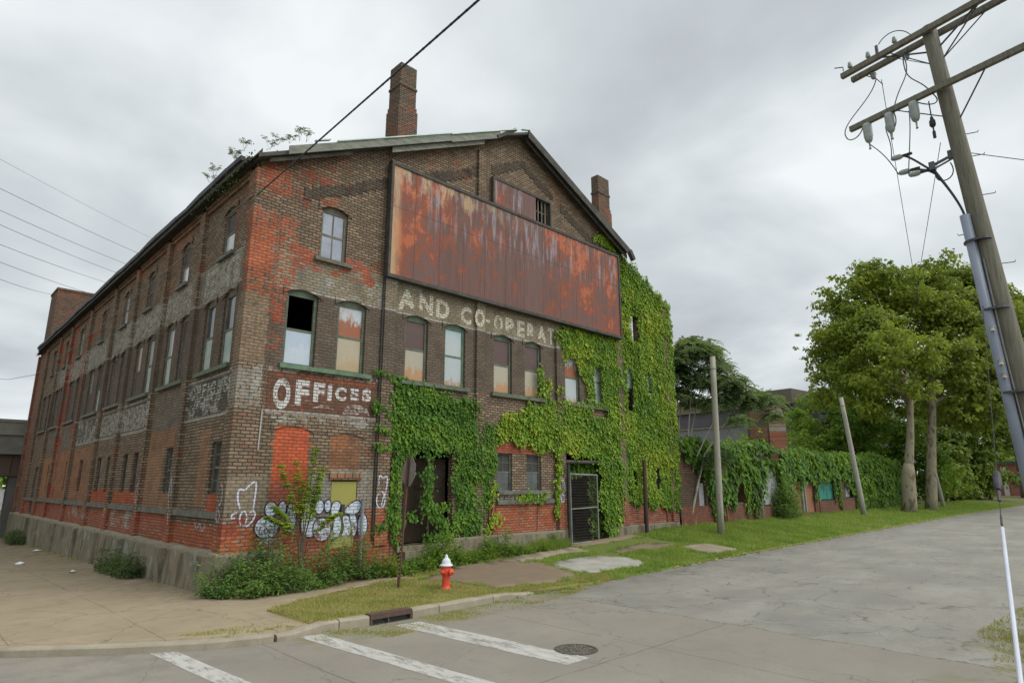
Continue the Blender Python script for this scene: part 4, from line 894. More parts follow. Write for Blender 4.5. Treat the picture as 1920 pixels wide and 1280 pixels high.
# ================================================================== BILLBOARD
def m_rust(name, left=True):
    t = NT(name); p = t.pos(); sp = t.n('ShaderNodeSeparateXYZ', {0: p}); X, Y, Z = sp.outputs
    vec = t.n('ShaderNodeCombineXYZ', {0: X, 1: Z}).outputs[0]
    big = t.noise(vec, .42, 4, .6); mid = t.noise(t.vscale(vec, (1, .62, 1)), 1.5, 6, .72, .3); drip = t.noise(t.vscale(vec, (6, .55, 1)), 1.0, 5, .7); fine = t.noise(vec, 16, 4, .7)
    c = t.mix(t.smooth(drip, .35, .7), (.105, .055, .044), (.145, .085, .072)); c = t.mix(t.smooth(t.noise(vec, 4.5, 6, .75), .5, .62, 0, .55), c, (.17, .068, .04))
    pan = t.n('ShaderNodeTexBrick', {'Vector': t.n('ShaderNodeCombineXYZ', {0: t.math('ADD', X, .11), 1: t.math('ADD', Z, .0)}).outputs[0], 'Color1': (1, 1, 1), 'Color2': (0, 0, 0), 'Mortar': (0, 0, 0), 'Scale': 1.0, 'Mortar Size': .012, 'Brick Width': 1.03, 'Row Height': 30.0}, offset=0.0)
    c = t.mix(t.math('MULTIPLY', t.n('ShaderNodeRGBToBW', {0: pan.outputs[0]}).outputs[0], .35), c, (.17, .105, .10))
    # how rusty: strong at both ends, and along the top
    if left:
        e = t.math('ADD', t.smooth(X, 4.1, 7.6, .13, 0), t.smooth(X, 11.0, 12.6, 0, .085)); e = t.math('ADD', e, t.math('MULTIPLY', t.smooth(Z, 11.0, 12.4), .04))
    else: e = t.smooth(X, 8.6, 9.6, .12, -.04)
    f = t.math('ADD', t.math('ADD', t.math('MULTIPLY', mid, .72), t.math('MULTIPLY', big, .28)), e)
    f = t.math('ADD', f, t.math('MULTIPLY', t.math('SUBTRACT', t.noise(vec, 3.2, 7, .8), .5), .34)); c = t.mix(t.smooth(f, .55, .59, 0, .9), c, (.215, .065, .035)); c = t.mix(t.smooth(t.math('ADD', f, t.math('MULTIPLY', t.math('SUBTRACT', fine, .5), .1)), .63, .67, 0, .9), c, (.37, .11, .045))
    # surviving grey and cream paint in vertical runs near the top
    g = t.math('MULTIPLY', t.smooth(drip, .52, .60), t.smooth(t.math('ADD', Z, t.math('MULTIPLY', mid, 1.6)), 11.4, 12.6) if left else t.smooth(mid, .4, .5)); c = t.mix(t.math('MULTIPLY', g, .75), c, (.26, .25, .28))
    if left:
        cr2 = t.math('MULTIPLY', t.smooth(t.math('ADD', t.math('MULTIPLY', mid, 2.6), Z), 13.3, 13.7), t.smooth(X, 10.5, 6.0)); cr2 = t.math('MULTIPLY', cr2, t.smooth(t.noise(t.vscale(vec, (1.6, .6, 1)), 1.3, 5, .7), .47, .56)); c = t.mix(t.math('MULTIPLY', cr2, t.smooth(fine, .3, .5)), c, (.40, .32, .19))
        lc = t.math('MULTIPLY', t.smooth(X, 4.55, 4.25), t.smooth(drip, .3, .5)); c = t.mix(t.math('MULTIPLY', lc, .8), c, (.44, .30, .17))
    seam = pan.outputs['Fac']; hs = t.math('LESS_THAN', t.math('ABSOLUTE', t.math('SUBTRACT', Z, 11.28)), .012)
    c = t.mix(t.math('MULTIPLY', t.math('MAXIMUM', seam, hs), .6), c, (.045, .03, .028)); c = t.mix(t.smooth(fine, .55, .75, 0, .4), c, (.07, .04, .035))
    t.bsdf(c, .72, t.math('SUBTRACT', t.math('MULTIPLY', fine, .6), seam), .4, .01, metal=.15, spec=.3); return t.m
bill = empty('billboard', (10.2, -.3, 8.9), 'long rusty sheet metal billboard across the front of the brick factory', 'billboard')
b = MB(); b.box(4.14, 16.3, -.27, -.21, 8.98, 12.72); place(b.build('panel', m_rust('billboard_rust')), bill)
b = MB()
for (x0, x1, z0, z1) in ((4.05, 16.4, 12.72, 12.83), (4.05, 16.4, 8.87, 8.98), (4.05, 4.14, 8.98, 12.72), (16.3, 16.4, 8.98, 12.72)): b.box(x0, x1, -.31, -.1, z0, z1)
place(b.build('frame', simple('billboard_dark_frame', (.075, .07, .06), (.045, .04, .036), 4, .8)), bill)
b = MB()
for x in (5, 7.3, 9.6, 11.9, 14.2, 15.9): b.box(x, x+.08, -.21, 0, 9.2, 12.5)
place(b.build('batten', M_soffit), bill)
b2 = empty('sign_panel', (9.9, -.12, 12.83), 'small rusty metal panel under the gable peak, above the billboard', 'sign')
b = MB(); b.box(8.72, 11.0, -.14, -.09, 12.86, 13.95); place(b.build('panel', m_rust('small_panel_rust', False)), b2)
b = MB(); b.box(8.64, 11.92, -.17, -.02, 13.95, 14.04); b.box(8.64, 8.72, -.17, -.02, 12.84, 13.95); b.box(11.86, 11.93, -.17, -.02, 12.84, 13.95)
place(b.build('frame', simple('small_panel_frame', (.08, .075, .06), None, 4)), b2)
for o_ in (0, 1, 2): pass
b = MB()
for x in (11.2, 11.42, 11.62): b.box(x, x+.05, -.06, -.02, 12.95, 14.0)
b.build('louvre_slat', M_fo, fac)

# ================================================================== IVY
def poly_sample(poly, n):
    xs = [p[0] for p in poly]; ys = [p[1] for p in poly]; X = RNG.uniform(min(xs), max(xs), n); Y = RNG.uniform(min(ys), max(ys), n); return X, Y
def lumps(x, z, s=1.0, seed=0):
    return (np.sin(x*2.3*s+seed)+np.sin(z*2.9*s+1.7*seed+x*1.1)+np.sin((x+z)*4.7*s+seed)*.6+np.sin((x-1.3*z)*8.1*s)*.4)/3
def ivy_patch(poly, holes, dens, size, seed, amp=.10, base=.02, y0=0.0, ragged=.12, top=None):
    xs = [p[0] for p in poly]; zs = [p[1] for p in poly]; area = (max(xs)-min(xs))*(max(zs)-min(zs)); n = int(area*dens)
    X, Z = poly_sample(poly, n)
    jx = X+RNG.normal(0, ragged, n)*.5+.10*np.sin(Z*5+seed)+.05*np.sin(Z*17); jz = Z+RNG.normal(0, ragged, n)*.5+.08*np.sin(X*6+seed)+.05*np.sin(X*15+seed)
    m = inpoly(jx, jz, poly)
    for h in holes: m &= ~((X > h[0]) & (X < h[1]) & (Z > h[2]) & (Z < h[3]))
    X, Z = X[m], Z[m]; n = len(X)
    thick = base+amp*(.55+.65*lumps(X, Z, 1, seed)+.35*lumps(X, Z, 3.1, seed+2)); Y = y0-thick*RNG.uniform(.25, 1, n)-.02
    P = np.stack([X, Y, Z], 1)
    Nn = np.stack([RNG.normal(0, .45, n), -np.ones(n), .45+RNG.normal(0, .4, n)], 1); Nn /= np.linalg.norm(Nn, axis=1, keepdims=True)
    D = np.stack([RNG.normal(0, .55, n), RNG.normal(-.15, .2, n), -np.ones(n)], 1); D -= Nn*(D*Nn).sum(1, keepdims=True)
    return P, D, Nn, (.5+RNG.gamma(3, .17, n))*size
def strands(paths, dens, size, wd=.09, y0=-.05):
    P = []
    for path in paths:
        for a, c in zip(path, path[1:]):
            L = math.dist(a, c); k = int(L*dens)
            t = RNG.uniform(0, 1, k); q = np.array(a)[None]*(1-t[:, None])+np.array(c)[None]*t[:, None]
            P.append(np.stack([q[:, 0]+RNG.normal(0, wd, k), y0-np.abs(RNG.normal(0, .06, k)), q[:, 1]+RNG.normal(0, wd, k)], 1))
    P = np.concatenate(P); n = len(P)
    Nn = np.stack([RNG.normal(0, .5, n), -np.ones(n), .4+RNG.normal(0, .4, n)], 1); Nn /= np.linalg.norm(Nn, axis=1, keepdims=True)
    D = np.stack([RNG.normal(0, .6, n), RNG.normal(-.1, .2, n), -np.ones(n)], 1)
    return P, D, Nn, RNG.uniform(.7, 1.3, n)*size
def cat(*a): return [np.concatenate(x) for x in zip(*a)]
def runners(name, paths, mat, root, r=.012, y=-.03):
    b = MB()
    for p in paths: b.tube([(x+random.uniform(-.03, .03), y, z) for x, z in p], r, 5)
    return place(b.build(name, mat, root), root)
M_vine = simple('vine_stem', (.11, .075, .05), (.07, .05, .035), 8, .9)
L_dk = leaf_material('ivy_deep_green', [(.028, .07, .012), (.052, .125, .016), (.095, .19, .02), (.17, .255, .028)], .9)
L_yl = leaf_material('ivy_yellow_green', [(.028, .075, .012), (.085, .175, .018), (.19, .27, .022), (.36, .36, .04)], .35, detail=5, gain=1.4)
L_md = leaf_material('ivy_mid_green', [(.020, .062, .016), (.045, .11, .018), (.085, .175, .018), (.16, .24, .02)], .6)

root = empty('ivy', (7.6, -.1, .3), 'dark green ivy draped over and around the big loading door by the stop sign', 'ivy')
A1 = [(4.5, 5.85), (5.2, 5.7), (5.9, 5.55), (6.6, 5.5), (7.1, 5.2), (7.7, 5.25), (8.15, 4.75), (8.7, 4.5), (8.9, 4.0), (8.95, 3.2), (8.7, 2.6), (8.45, 1.9), (8.2, 1.0), (7.6, .85), (7.15, 1.1), (7.05, 3.5), (6.0, 3.62), (5.15, 3.5), (4.95, 3.3), (4.7, 3.6), (4.45, 4.2), (4.5, 5.0)]
A2 = [(3.9, 5.95), (4.5, 5.8), (4.6, 5.6), (4.0, 5.85)]
pa = ivy_patch(A1, [], 900, .082, 1, .12, ragged=.16)
ps = strands([[(3.95, 5.92), (4.5, 5.75), (4.9, 5.5)], [(3.95, 4.75), (4.1, 4.9), (4.6, 4.5)], [(3.95, 5.0), (4.05, 4.7)], [(4.0, 4.25), (4.6, 4.05)], [(4.0, 3.75), (4.3, 3.6), (4.8, 3.75)], [(4.75, 3.6), (4.72, 2.6), (4.75, 1.4), (4.9, .8)], [(4.8, 1.9), (4.4, 1.35), (4.1, 1.3)], [(4.9, 3.4), (4.85, 2.0), (5.0, 1.2)], [(7.2, 5.3), (7.9, 5.3), (8.1, 4.9)], [(4.8, 1.6), (4.55, 1.9)]], 105, .10, .07)
pd = strands([[(6.0, 3.5), (6.05, 2.8), (6.0, 2.2), (6.15, 1.8), (6.6, 1.5)], [(6.05, 2.5), (5.85, 1.9), (6.3, 1.55), (6.9, 1.3)], [(5.75, 2.9), (6.1, 2.85)], [(6.3, 1.7), (6.8, 1.1), (7.1, .9)], [(5.3, 1.6), (5.7, 1.55)], [(6.5, 1.9), (6.9, 1.8)], [(5.9, 1.0), (6.9, .95)]], 120, .105, .10, -.02)
pe = strands([[(8.6, 1.9), (8.9, 2.6)], [(8.5, 1.0), (8.8, 1.5), (9.1, 1.3)], [(10.4, 2.1), (11.2, 2.05), (11.4, 2.3)], [(9.9, 2.05), (10.7, 2.2)]], 130, .10, .10)
P = cat(pa, ps, pd)
leaves('foliage', *P, L_dk, root)
runners('stem', [[(8.6, .5), (8.65, 1.4), (8.7, 2.2), (8.6, 3.4)], [(8.8, .4), (8.75, 1.5), (8.85, 2.6)], [(4.75, .4), (4.7, 1.8), (4.72, 3.8)], [(6.1, .7), (6.0, 2.0), (6.05, 3.5)], [(8.45, .5), (8.35, 1.5), (8.2, 2.5)]], M_vine, root, .02)

root = empty('ivy', (15.5, -.1, .5), 'yellow green ivy covering the whole right end of the factory front up to the eave', 'ivy')
B1 = [(8.9, 4.05), (9.1, 4.5), (9.2, 4.95), (9.9, 5.1), (10.5, 5.45), (11.1, 5.5), (11.5, 5.8), (12.2, 5.75), (12.7, 5.75), (13.7, 5.75), (14.2, 5.7), (14.1, 6.4), (13.6, 7.3), (12.9, 7.2), (12.5, 7.3), (12.35, 8.0), (12.15, 8.55), (12.9, 8.9), (13.6, 8.95), (14.2, 8.85), (15.2, 8.88), (16.35, 8.85), (16.45, 12.9), (15.9, 13.05), (15.3, 13.35), (15.25, 13.75), (15.7, 13.7), (16.3, 13.4), (17.2, 12.95), (18.6, 12.4), (20.85, 11.4), (20.95, 9), (20.85, 5), (20.75, 1.6), (19.9, 1.35), (19.2, 1.7), (18.5, 1.5), (17.9, 1.9), (17.2, 1.7), (16.7, 1.9), (16.3, 1.5), (15.9, .8), (15.4, .35), (15.0, .9), (14.7, 1.5), (14.8, 3.0), (14.7, 3.6), (13.9, 3.62), (12.7, 3.72), (12.3, 3.75), (11.3, 3.75), (10.3, 3.95), (9.6, 4.05)]
holes = [(12.8, 13.42, 5.85, 7.62), (14.55, 14.98, 5.9, 7.45), (16.92, 17.35, 5.75, 7.65), (18.55, 18.85, 6.7, 7.7), (17.46, 17.98, 9.02, 10.28), (14.35, 15.28, 5.3, 5.7), (18.8, 19.2, 2.35, 3.3), (17.1, 17.3, 2.5, 3.2)]
pb1 = ivy_patch(B1, holes, 820, .088, 4, .11, ragged=.14)
ps = strands([[(11.3, 5.8), (11.25, 6.5), (11.2, 7.0)], [(11.6, 6.0), (11.7, 6.5)], [(12.2, 3.8), (12.15, 3.0), (12.1, 2.2), (12.0, 1.4)], [(15.2, 13.5), (14.9, 13.3)], [(12.5, 6.3), (12.2, 6.1)]], 120, .12, .09)
ed = strands([[(20.68, 1.6), (20.7, 6), (20.72, 11.3)]], 160, .13, .10, -.0); ed[0][:, 1] = RNG.uniform(-.1, .8, len(ed[0])); ed[0][:, 0] += .06
dp = cat(pb1, ps, ed); leaves('foliage', *dp, L_yl, root)
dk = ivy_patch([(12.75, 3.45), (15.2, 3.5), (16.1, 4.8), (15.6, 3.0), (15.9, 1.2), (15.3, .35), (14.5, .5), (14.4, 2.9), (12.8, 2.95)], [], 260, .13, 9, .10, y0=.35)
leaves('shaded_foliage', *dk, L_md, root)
runners('stem', [[(16.2, .6), (16.1, 2), (15.9, 4)], [(17.8, .6), (17.9, 2), (18.2, 5)], [(15.4, .4), (15.3, 1.8), (15.2, 3.4)], [(19.7, .7), (19.6, 2.2), (19.8, 4)], [(12.1, .5), (12.12, 2.0), (12.2, 3.8)]], M_vine, root, .025)
root = empty('ivy', (10.9, -.1, .6), 'small tuft of ivy below the two barred ground floor windows', 'ivy')
leaves('foliage', *pe, L_yl, root)
runners('stem', [[(11.0, .5), (11.05, 1.4), (11.1, 2.1)], [(8.75, .5), (8.9, 1.5), (9.0, 2.2)]], M_vine, root)

# ================================================================== PLANTS
def stems_leaves(centers, hts, nleaf, lsz, spread, droop=.3, lean=.25):
    """upright weeds: for each stem the leaves run up it"""
    k = len(centers); P = []; D = []; Nn = []; S = []
    t = RNG.uniform(.12, 1, (k, nleaf)); az = RNG.uniform(0, 2*np.pi, (k, nleaf)); ld = RNG.normal(0, lean, (k, 2))
    base = centers[:, None, :]; up = hts[:, None]*t
    Px = base[..., 0]+ld[:, 0:1]*up+np.cos(az)*spread*RNG.uniform(.05, 1, (k, nleaf)); Py = base[..., 1]+ld[:, 1:2]*up+np.sin(az)*spread*RNG.uniform(.05, 1, (k, nleaf)); Pz = base[..., 2]+up
    P = np.stack([Px, Py, Pz], -1).reshape(-1, 3)
    D = np.stack([np.cos(az), np.sin(az), RNG.normal(.25-droop, .45, az.shape)], -1).reshape(-1, 3)
    Nn = np.stack([RNG.normal(0, .5, az.shape), RNG.normal(0, .5, az.shape)-.3, np.ones(az.shape)], -1).reshape(-1, 3); Nn /= np.linalg.norm(Nn, axis=1, keepdims=True)
    return P, D, Nn, RNG.uniform(.6, 1.3, len(P))*lsz
def clump(name, label, cat_, poly, dens, hrange, nleaf, lsz, spread, mat, hf, group=None, hmod=None):
    xs = [p[0] for p in poly]; ys = [p[1] for p in poly]; n = int((max(xs)-min(xs))*(max(ys)-min(ys))*dens)
    X, Y = poly_sample(poly, n); m = inpoly(X, Y, poly); X, Y = X[m], Y[m]
    Zg = np.array([hf(a, b) for a, b in zip(X, Y)]); H = RNG.uniform(*hrange, len(X))
    if hmod is not None: H *= np.array([hmod(a, b) for a, b in zip(X, Y)])
    c = np.stack([X, Y, Zg], 1)
    root = empty(name, (float(X.mean()), float(Y.mean()), float(Zg.min())), label, cat_, group)
    leaves('foliage', *stems_leaves(c, H, nleaf, lsz, spread), mat, root, aspect=.42)
    b = MB()
    for i in range(0, len(X), max(1, len(X)//90)): b.tube([tuple(c[i]), (c[i][0]+random.uniform(-.1, .1), c[i][1]+random.uniform(-.1, .1), c[i][2]+H[i]*.85)], .006, 4)
    place(b.build('stem', M_vine, root), root); return root
L_weed = leaf_material('mugwort_green', [(.03, .07, .02), (.06, .125, .03), (.105, .18, .04), (.16, .235, .05)], 1.6)
L_weed2 = leaf_material('fresh_weed_green', [(.04, .09, .018), (.075, .145, .02), (.12, .205, .024), (.18, .25, .03)], 1.5)
L_weed3 = leaf_material('greyed_weed_green', [(.022, .045, .022), (.04, .07, .03), (.06, .10, .04), (.09, .125, .05)], 1.6)
clump('bush', 'dark green weed thicket at the foot of the factory corner below the graffiti', 'bush', [(-.55, -.2), (-.4, -.75), (.2, -1.25), (1.0, -1.3), (2.0, -1.1), (3.2, -.9), (4.0, -.75), (4.3, -.25), (2.0, -.2)], 62, (.25, 1.25), 42, .085, .15, L_weed, h_walk, hmod=lambda x, y: (1.1 if x < 3.4 else .8)*(.78+.34*math.sin(x*3.1+y*2)+.2*math.sin(x*8.3))*(1 if y > -.9 else .55))
clump('bush', 'bright green weeds below the loading door behind the stop sign', 'bush', [(3.9, -.8), (4.6, -1.2), (6.0, -1.0), (7.2, -.75), (8.8, -.6), (10.4, -.55), (11.9, -.35), (11.9, -.15), (7, -.2), (4.0, -.3)], 62, (.22, .85), 38, .085, .14, L_weed2, h_walk, hmod=lambda x, y: (.75+.4*math.sin(x*2.3))*(1.15 if x < 9 else .7))
clump('bush', 'grey green bush growing against the concrete plinth of the long side', 'bush', [(-.75, 5.3), (-.8, 8.4), (-.35, 9.0), (-.32, 4.9)], 42, (.2, .72), 40, .085, .18, L_weed3, h_walk, hmod=lambda x, y: 1.0 if x > -.7 else .55)
clump('bush', 'small low bush at the far end of the plinth by the bridge', 'bush', [(-.9, 27.5), (-.9, 31), (-.3, 31.5), (-.3, 27)], 30, (.3, .8), 34, .09, .18, L_weed3, h_walk)
clump('bush', 'narrow dark green shrub in front of the brown panel of the vine covered wall', 'shrub', [(31.0, -.6), (32.4, -.9), (33.2, -.5), (32.9, .1), (31.2, .1)], 42, (.9, 2.6), 80, .13, .34, L_weed, h_walk, hmod=lambda x, y: max(.3, 1.15-abs(x-32.0)*.7))
# tall pale sapling against the bubble graffiti
sap = empty('sapling', (1.9, -.45, .05), 'tall yellow green sapling standing in front of the bubble graffiti', 'sapling')
def frond(P0, dr, length, n, lsz, droop=.5):
    out = [[], [], [], []]; dr = dr/np.linalg.norm(dr); side = np.cross(dr, [0, 0, 1.0]); side /= np.linalg.norm(side)+1e-9
    for i in range(n):
        t = (i+1)/n; c = P0+dr*length*t+np.array([0, 0, -droop*length*t*t])
        for sgn in (-1, 1):
            d = side*sgn+dr*.5+np.array([0, 0, -.35])+RNG.normal(0, .15, 3)
            nn = np.array([0, 0, 1.0])+RNG.normal(0, .3, 3)+dr*.3; nn /= np.linalg.norm(nn)
            out[0].append(c); out[1].append(d); out[2].append(nn); out[3].append(lsz*(1-.35*t)*RNG.uniform(.8, 1.2))
    return out
def fronds_mesh(name, fr, mat, root):
    A = [np.array(sum((f[k] for f in fr), [])) for k in range(4)]; return leaves(name, *A, mat, root, aspect=.38)
L_sap = leaf_material('sapling_yellow_green', [(.10, .20, .02), (.17, .27, .025), (.26, .34, .03), (.36, .40, .04)], 2.0)
SB = np.array([1.8, -.45, .05]); tips = [(1.0, -.5, 3.05), (1.42, -.5, 3.15), (1.95, -.5, 3.5), (2.2, -.5, 3.0), (2.1, -.55, 2.5), (.85, -.6, 2.0), (.7, -.65, 1.75), (2.7, -.65, 1.8), (1.7, -.55, 2.6)]
fr = []; b = MB()
for tp in tips:
    tp = np.array(tp); mid = SB+np.array([0, 0, .85])+(tp-SB)*.12; pts = [tuple(SB), tuple(mid), tuple(mid*.45+tp*.55+np.array([0, 0, .08])), tuple(tp)]; b.tube(pts, [.022, .016, .009, .004], 5)
    P = [np.array(p) for p in pts]
    for k in range(75):
        t = RNG.uniform(0.5, 2.0); a, c = (P[1], P[2]) if t < 1 else (P[2], P[3]); q = a*(1-t % 1)+c*(t % 1); az = RNG.uniform(0, 6.28)
        fr.append(frond(q, np.array([math.cos(az), math.sin(az)*.8, .45]), RNG.uniform(.06, .15), 4, .085, .3))
place(b.build('stem', M_vine, sap), sap); fronds_mesh('foliage', fr, L_sap, sap)

# weeds on the roof edge
rw = empty('roof_weed', (.3, .2, 11.8), 'thin scraggly weeds growing out of the gutter above the factory corner', 'plant')
fr = []; b = MB()
for (x, y, z, h) in [(.9, -.3, 12.3, .65), (1.1, -.3, 12.35, .75), (.6, -.3, 12.1, .35), (.1, -.2, 11.75, .45), (-.3, 1.2, 11.8, .3), (-.4, .3, 11.75, .35), (-.4, 2.6, 11.75, .5), (-.4, 3.0, 11.75, .3), (-.4, .9, 11.75, .3), (.3, -.25, 11.95, .3)]:
    for j in range(3):
        tp = np.array([x+random.uniform(-.22, .22), y+random.uniform(-.1, .1), z+h*random.uniform(.4, .75)]); b.tube([(x, y, z-.1), tuple(tp)], .0035, 4)
        for k in range(7): q = np.array([x, y, z])*(.5-k*.07)+tp*(.5+k*.07); az = RNG.uniform(0, 6.28); fr.append(frond(q, np.array([math.cos(az), math.sin(az), .2]), .09, 3, .06, .3))
place(b.build('stem', M_vine, rw), rw); fronds_mesh('foliage', fr, L_weed3, rw)
mo = strands([[(.0, 11.45), (.3, 11.5), (.8, 11.7)], [(0, 11.3), (0, 11.5)]], 120, .05, .08, -.06); leaves('moss', *mo, L_weed3, rw)
mo = strands([[(0, 11.5), (5, 11.4)], [(1, 11.2), (3, 11.3)]], 45, .06, .12, 0); q = mo[0].copy(); mo[0][:, 0] = -.14-np.abs(q[:, 1]); mo[0][:, 1] = q[:, 0]; leaves('moss', *mo, L_weed3, rw)

# grass: countless blades on the verge
def blades(name, P, hts, mat, wd=.006, label=None):
    n = len(P); az = RNG.uniform(0, 2*np.pi, n); ln = RNG.normal(0, .35, (n, 2))*hts[:, None]
    s = np.stack([np.cos(az), np.sin(az), np.zeros(n)], 1)*(wd*RNG.uniform(.6, 1.5, n))[:, None]; tip = P+np.stack([ln[:, 0], ln[:, 1], hts], 1)
    V = np.stack([P-s, P+s, tip], 1).reshape(-1, 3)
    me = bpy.data.meshes.new(name); me.vertices.add(3*n); me.vertices.foreach_set('co', V.astype('f').ravel()); me.loops.add(3*n); me.loops.foreach_set('vertex_index', np.arange(3*n, dtype='i'))
    me.polygons.add(n); me.polygons.foreach_set('loop_start', np.arange(0, 3*n, 3, dtype='i')); me.update(calc_edges=True); me.materials.append(mat)
    o = bpy.data.objects.new(name, me); COL.objects.link(o); return tag(o, label, 'grass', kind='stuff')
def scatter(poly, n, fn, hr, power=1.0):
    X, Y = poly_sample(poly, n); m = inpoly(X, Y, poly); X, Y = X[m], Y[m]
    pn = (np.sin(X*3.1+Y*1.3)+np.sin(X*1.7-Y*4.1)+np.sin(X*7.3+Y*5.2)*.7)/2.7; keep = RNG.uniform(0, 1, len(X)) < (.62+.45*pn)**power; X, Y, pn = X[keep], Y[keep], pn[keep]
    Z = np.array([fn(a, b) for a, b in zip(X, Y)])
    return np.stack([X, Y, Z], 1), RNG.uniform(*hr, len(X))*(1+.35*pn)
L_dryg = leaf_material('dry_grass_blades', [(.14, .19, .035), (.21, .22, .055), (.29, .24, .09), (.19, .23, .045)], 1.2, .2)
L_grn = leaf_material('green_grass_blades', [(.095, .15, .028), (.14, .215, .036), (.20, .265, .045), (.27, .26, .085)], .55, .3)
P1, H1 = scatter([(-.05, -4.6), (2, -4.72), (4.3, -4.7), (7.2, -4.8), (9.3, -4.85), (9.4, -4.15), (8.7, -4.05), (7.2, -4.4), (5.2, -4.25), (4.8, -3.4), (4.55, -1.8), (4.0, -1.5), (2.3, -1.78), (1.0, -2.26), (-.1, -2.95)], 150000, h_walk, (.02, .075))
P2, H2 = scatter([(4.6, -1.5), (6.7, -.75), (9, -.6), (9, -.3), (5, -.3)], 8000, h_walk, (.03, .12))
P3, H3 = scatter([(-1.6, -4.45), (-.7, -4.75), (-.1, -4.65), (-.1, -4.2), (-.9, -4.0), (-2.2, -4.0)], 4000, h_walk, (.01, .03), 2.5)
P4, H4 = scatter([(-.3, -5.5), (.8, -6.1), (3.0, -5.9), (6, -5.6), (8.5, -5.0), (9, -4.75), (5, -4.95), (1.5, -5.05), (-.3, -5.0)], 60000, h_road, (.008, .03), 3)
P5, H5 = scatter([(6.6, -14.3), (9, -14.1), (14, -14.1), (14, -13.7), (8.6, -13.3), (6.4, -13.9)], 9000, h_road, (.02, .07), 2)
G1, K1 = scatter([(9.3, -4.75), (12, -4.7), (14.5, -4.55), (18, -4.6), (32, -4.55), (32, .3), (17, .1), (12.5, -1.3), (12.4, -3.9), (11.5, -4.05), (9.4, -4.05)], 170000, h_walk, (.05, .14))
mk = ~((G1[:, 0] > 15.9) & (G1[:, 0] < 18.15) & (G1[:, 1] > -4.25) & (G1[:, 1] < -2.75)) & ~((G1[:, 0] > 12.5) & (G1[:, 0] < 16.7) & (G1[:, 1] > -2.4) & (G1[:, 1] < .1))
G1, K1 = G1[mk], K1[mk]
G2, K2 = scatter([(32, -4.55), (60, -4.6), (84, -4.6), (84, 0), (58, .4), (32, .4)], 90000, h_walk, (.08, .22))
G3, K3 = scatter([(9.0, -2.7), (9.4, -2.1), (12.4, -2.0), (12.6, -1.4), (10, -1.6), (9.0, -1.7)], 9000, h_walk, (.04, .10))
G4, K4 = scatter([(6.5, -.5), (12.4, -.5), (12.4, -.05), (6.5, -.1)], 12000, h_walk, (.1, .4))
def tufts(lines, per_m, rad, hr, n_b=38):
    A = []; H = []
    for (x0, y0), (x1, y1) in lines:
        k = max(1, int(math.dist((x0, y0), (x1, y1))*per_m))
        for _ in range(k):
            f = random.random(); cx, cy = x0+(x1-x0)*f+random.gauss(0, .07), y0+(y1-y0)*f+random.gauss(0, .07); q = random.uniform(.4, 1.3); m_ = int(n_b*q)
            dx = RNG.normal(0, rad*q*.5, (m_, 2)); A.append(np.stack([cx+dx[:, 0], cy+dx[:, 1], [h_walk(cx+a_, cy+b_) if cy+b_ > -4.8 else h_road(cx, cy) for a_, b_ in dx]], 1)); H.append(RNG.uniform(*hr, m_)*q)
    return np.concatenate(A), np.concatenate(H)
def ring(p): return list(zip(p, p[1:]+p[:1]))
tl = ring([(4.6, -1.75), (6.7, -.75), (9.0, -.8), (9.25, -2.0), (9.0, -2.9), (8.6, -3.9), (7.2, -4.35), (5.2, -4.2), (4.95, -3.4)])+ring([(8.95, -2.45), (9.6, -2.1), (10.5, -1.95), (11.6, -2.1), (12.35, -2.6), (12.35, -3.5), (11.8, -3.95), (10.6, -4.12), (9.3, -3.85), (8.9, -3.3)])+ring([(16.2, -2.7), (17.1, -2.6), (18.0, -2.95), (18.2, -4.1), (16.8, -4.3), (15.9, -4.2)])+ring([(12.7, -1.9), (14.0, -1.6), (15.2, -1.5), (16.6, -2.2), (15.9, -2.75), (14.4, -2.5), (13.2, -2.45)])
tl += [((5.0, -.5), (12.5, -.35)), ((8.7, -1.6), (12.4, -1.2)), ((12.5, -.7), (16.8, -.7)), ((4.4, -4.85), (9.2, -4.75)), ((9.2, -4.75), (14, -4.62)), ((14, -4.6), (18, -4.55))]
TA, TH = tufts(tl, 5.5, .13, (.03, .10)); TB, TI = tufts([((-.1, -2.95), (1.0, -2.25)), ((1.0, -2.25), (2.3, -1.75)), ((2.3, -1.75), (4.9, -1.2)), ((-.1, -4.7), (2, -4.8)), ((-1.6, -4.6), (-.1, -4.75)), ((2, -4.8), (5.7, -4.75))], 7, .11, (.02, .07))
TC, TJ = tufts([((-.45, 1.5), (-.45, 27)), ((-.5, -.2), (-.6, .8))], 1.6, .10, (.04, .16), 24)
G1 = np.concatenate([G1, TA]); K1 = np.concatenate([K1, TH])
blades('grass', np.concatenate([P1, P2, P3, P4, P5, TB, TC]), np.concatenate([H1, H2, H3, H4, H5, TI, TJ]), L_dryg, .006, 'short dry olive grass on the verge round the fire hydrant')
blades('grass', np.concatenate([G1, G2, G3, G4]), np.concatenate([K1, K2, K3, K4]), L_grn, .010, 'lush green grass of the verge along the vine covered wall')
# fallen leaves in the gutter
n = 700; X = RNG.uniform(11, 52, n); Y = -4.62+RNG.normal(0, .12, n); Z = np.array([h_road(a, b)+.02 for a, b in zip(X, Y)]); lf = leaf_material('fallen_leaves', [(.25, .13, .04), (.35, .22, .07), (.22, .10, .04)], 3, .1)
o = leaves('fallen_leaves', np.stack([X, Y, Z], 1), rnd_dirs(n)*[1, 1, .1], np.tile([0, 0, 1.0], (n, 1))+RNG.normal(0, .2, (n, 3)), RNG.uniform(.05, .12, n), lf); tag(o, 'brown fallen leaves along the road edge', 'leaves', kind='stuff')

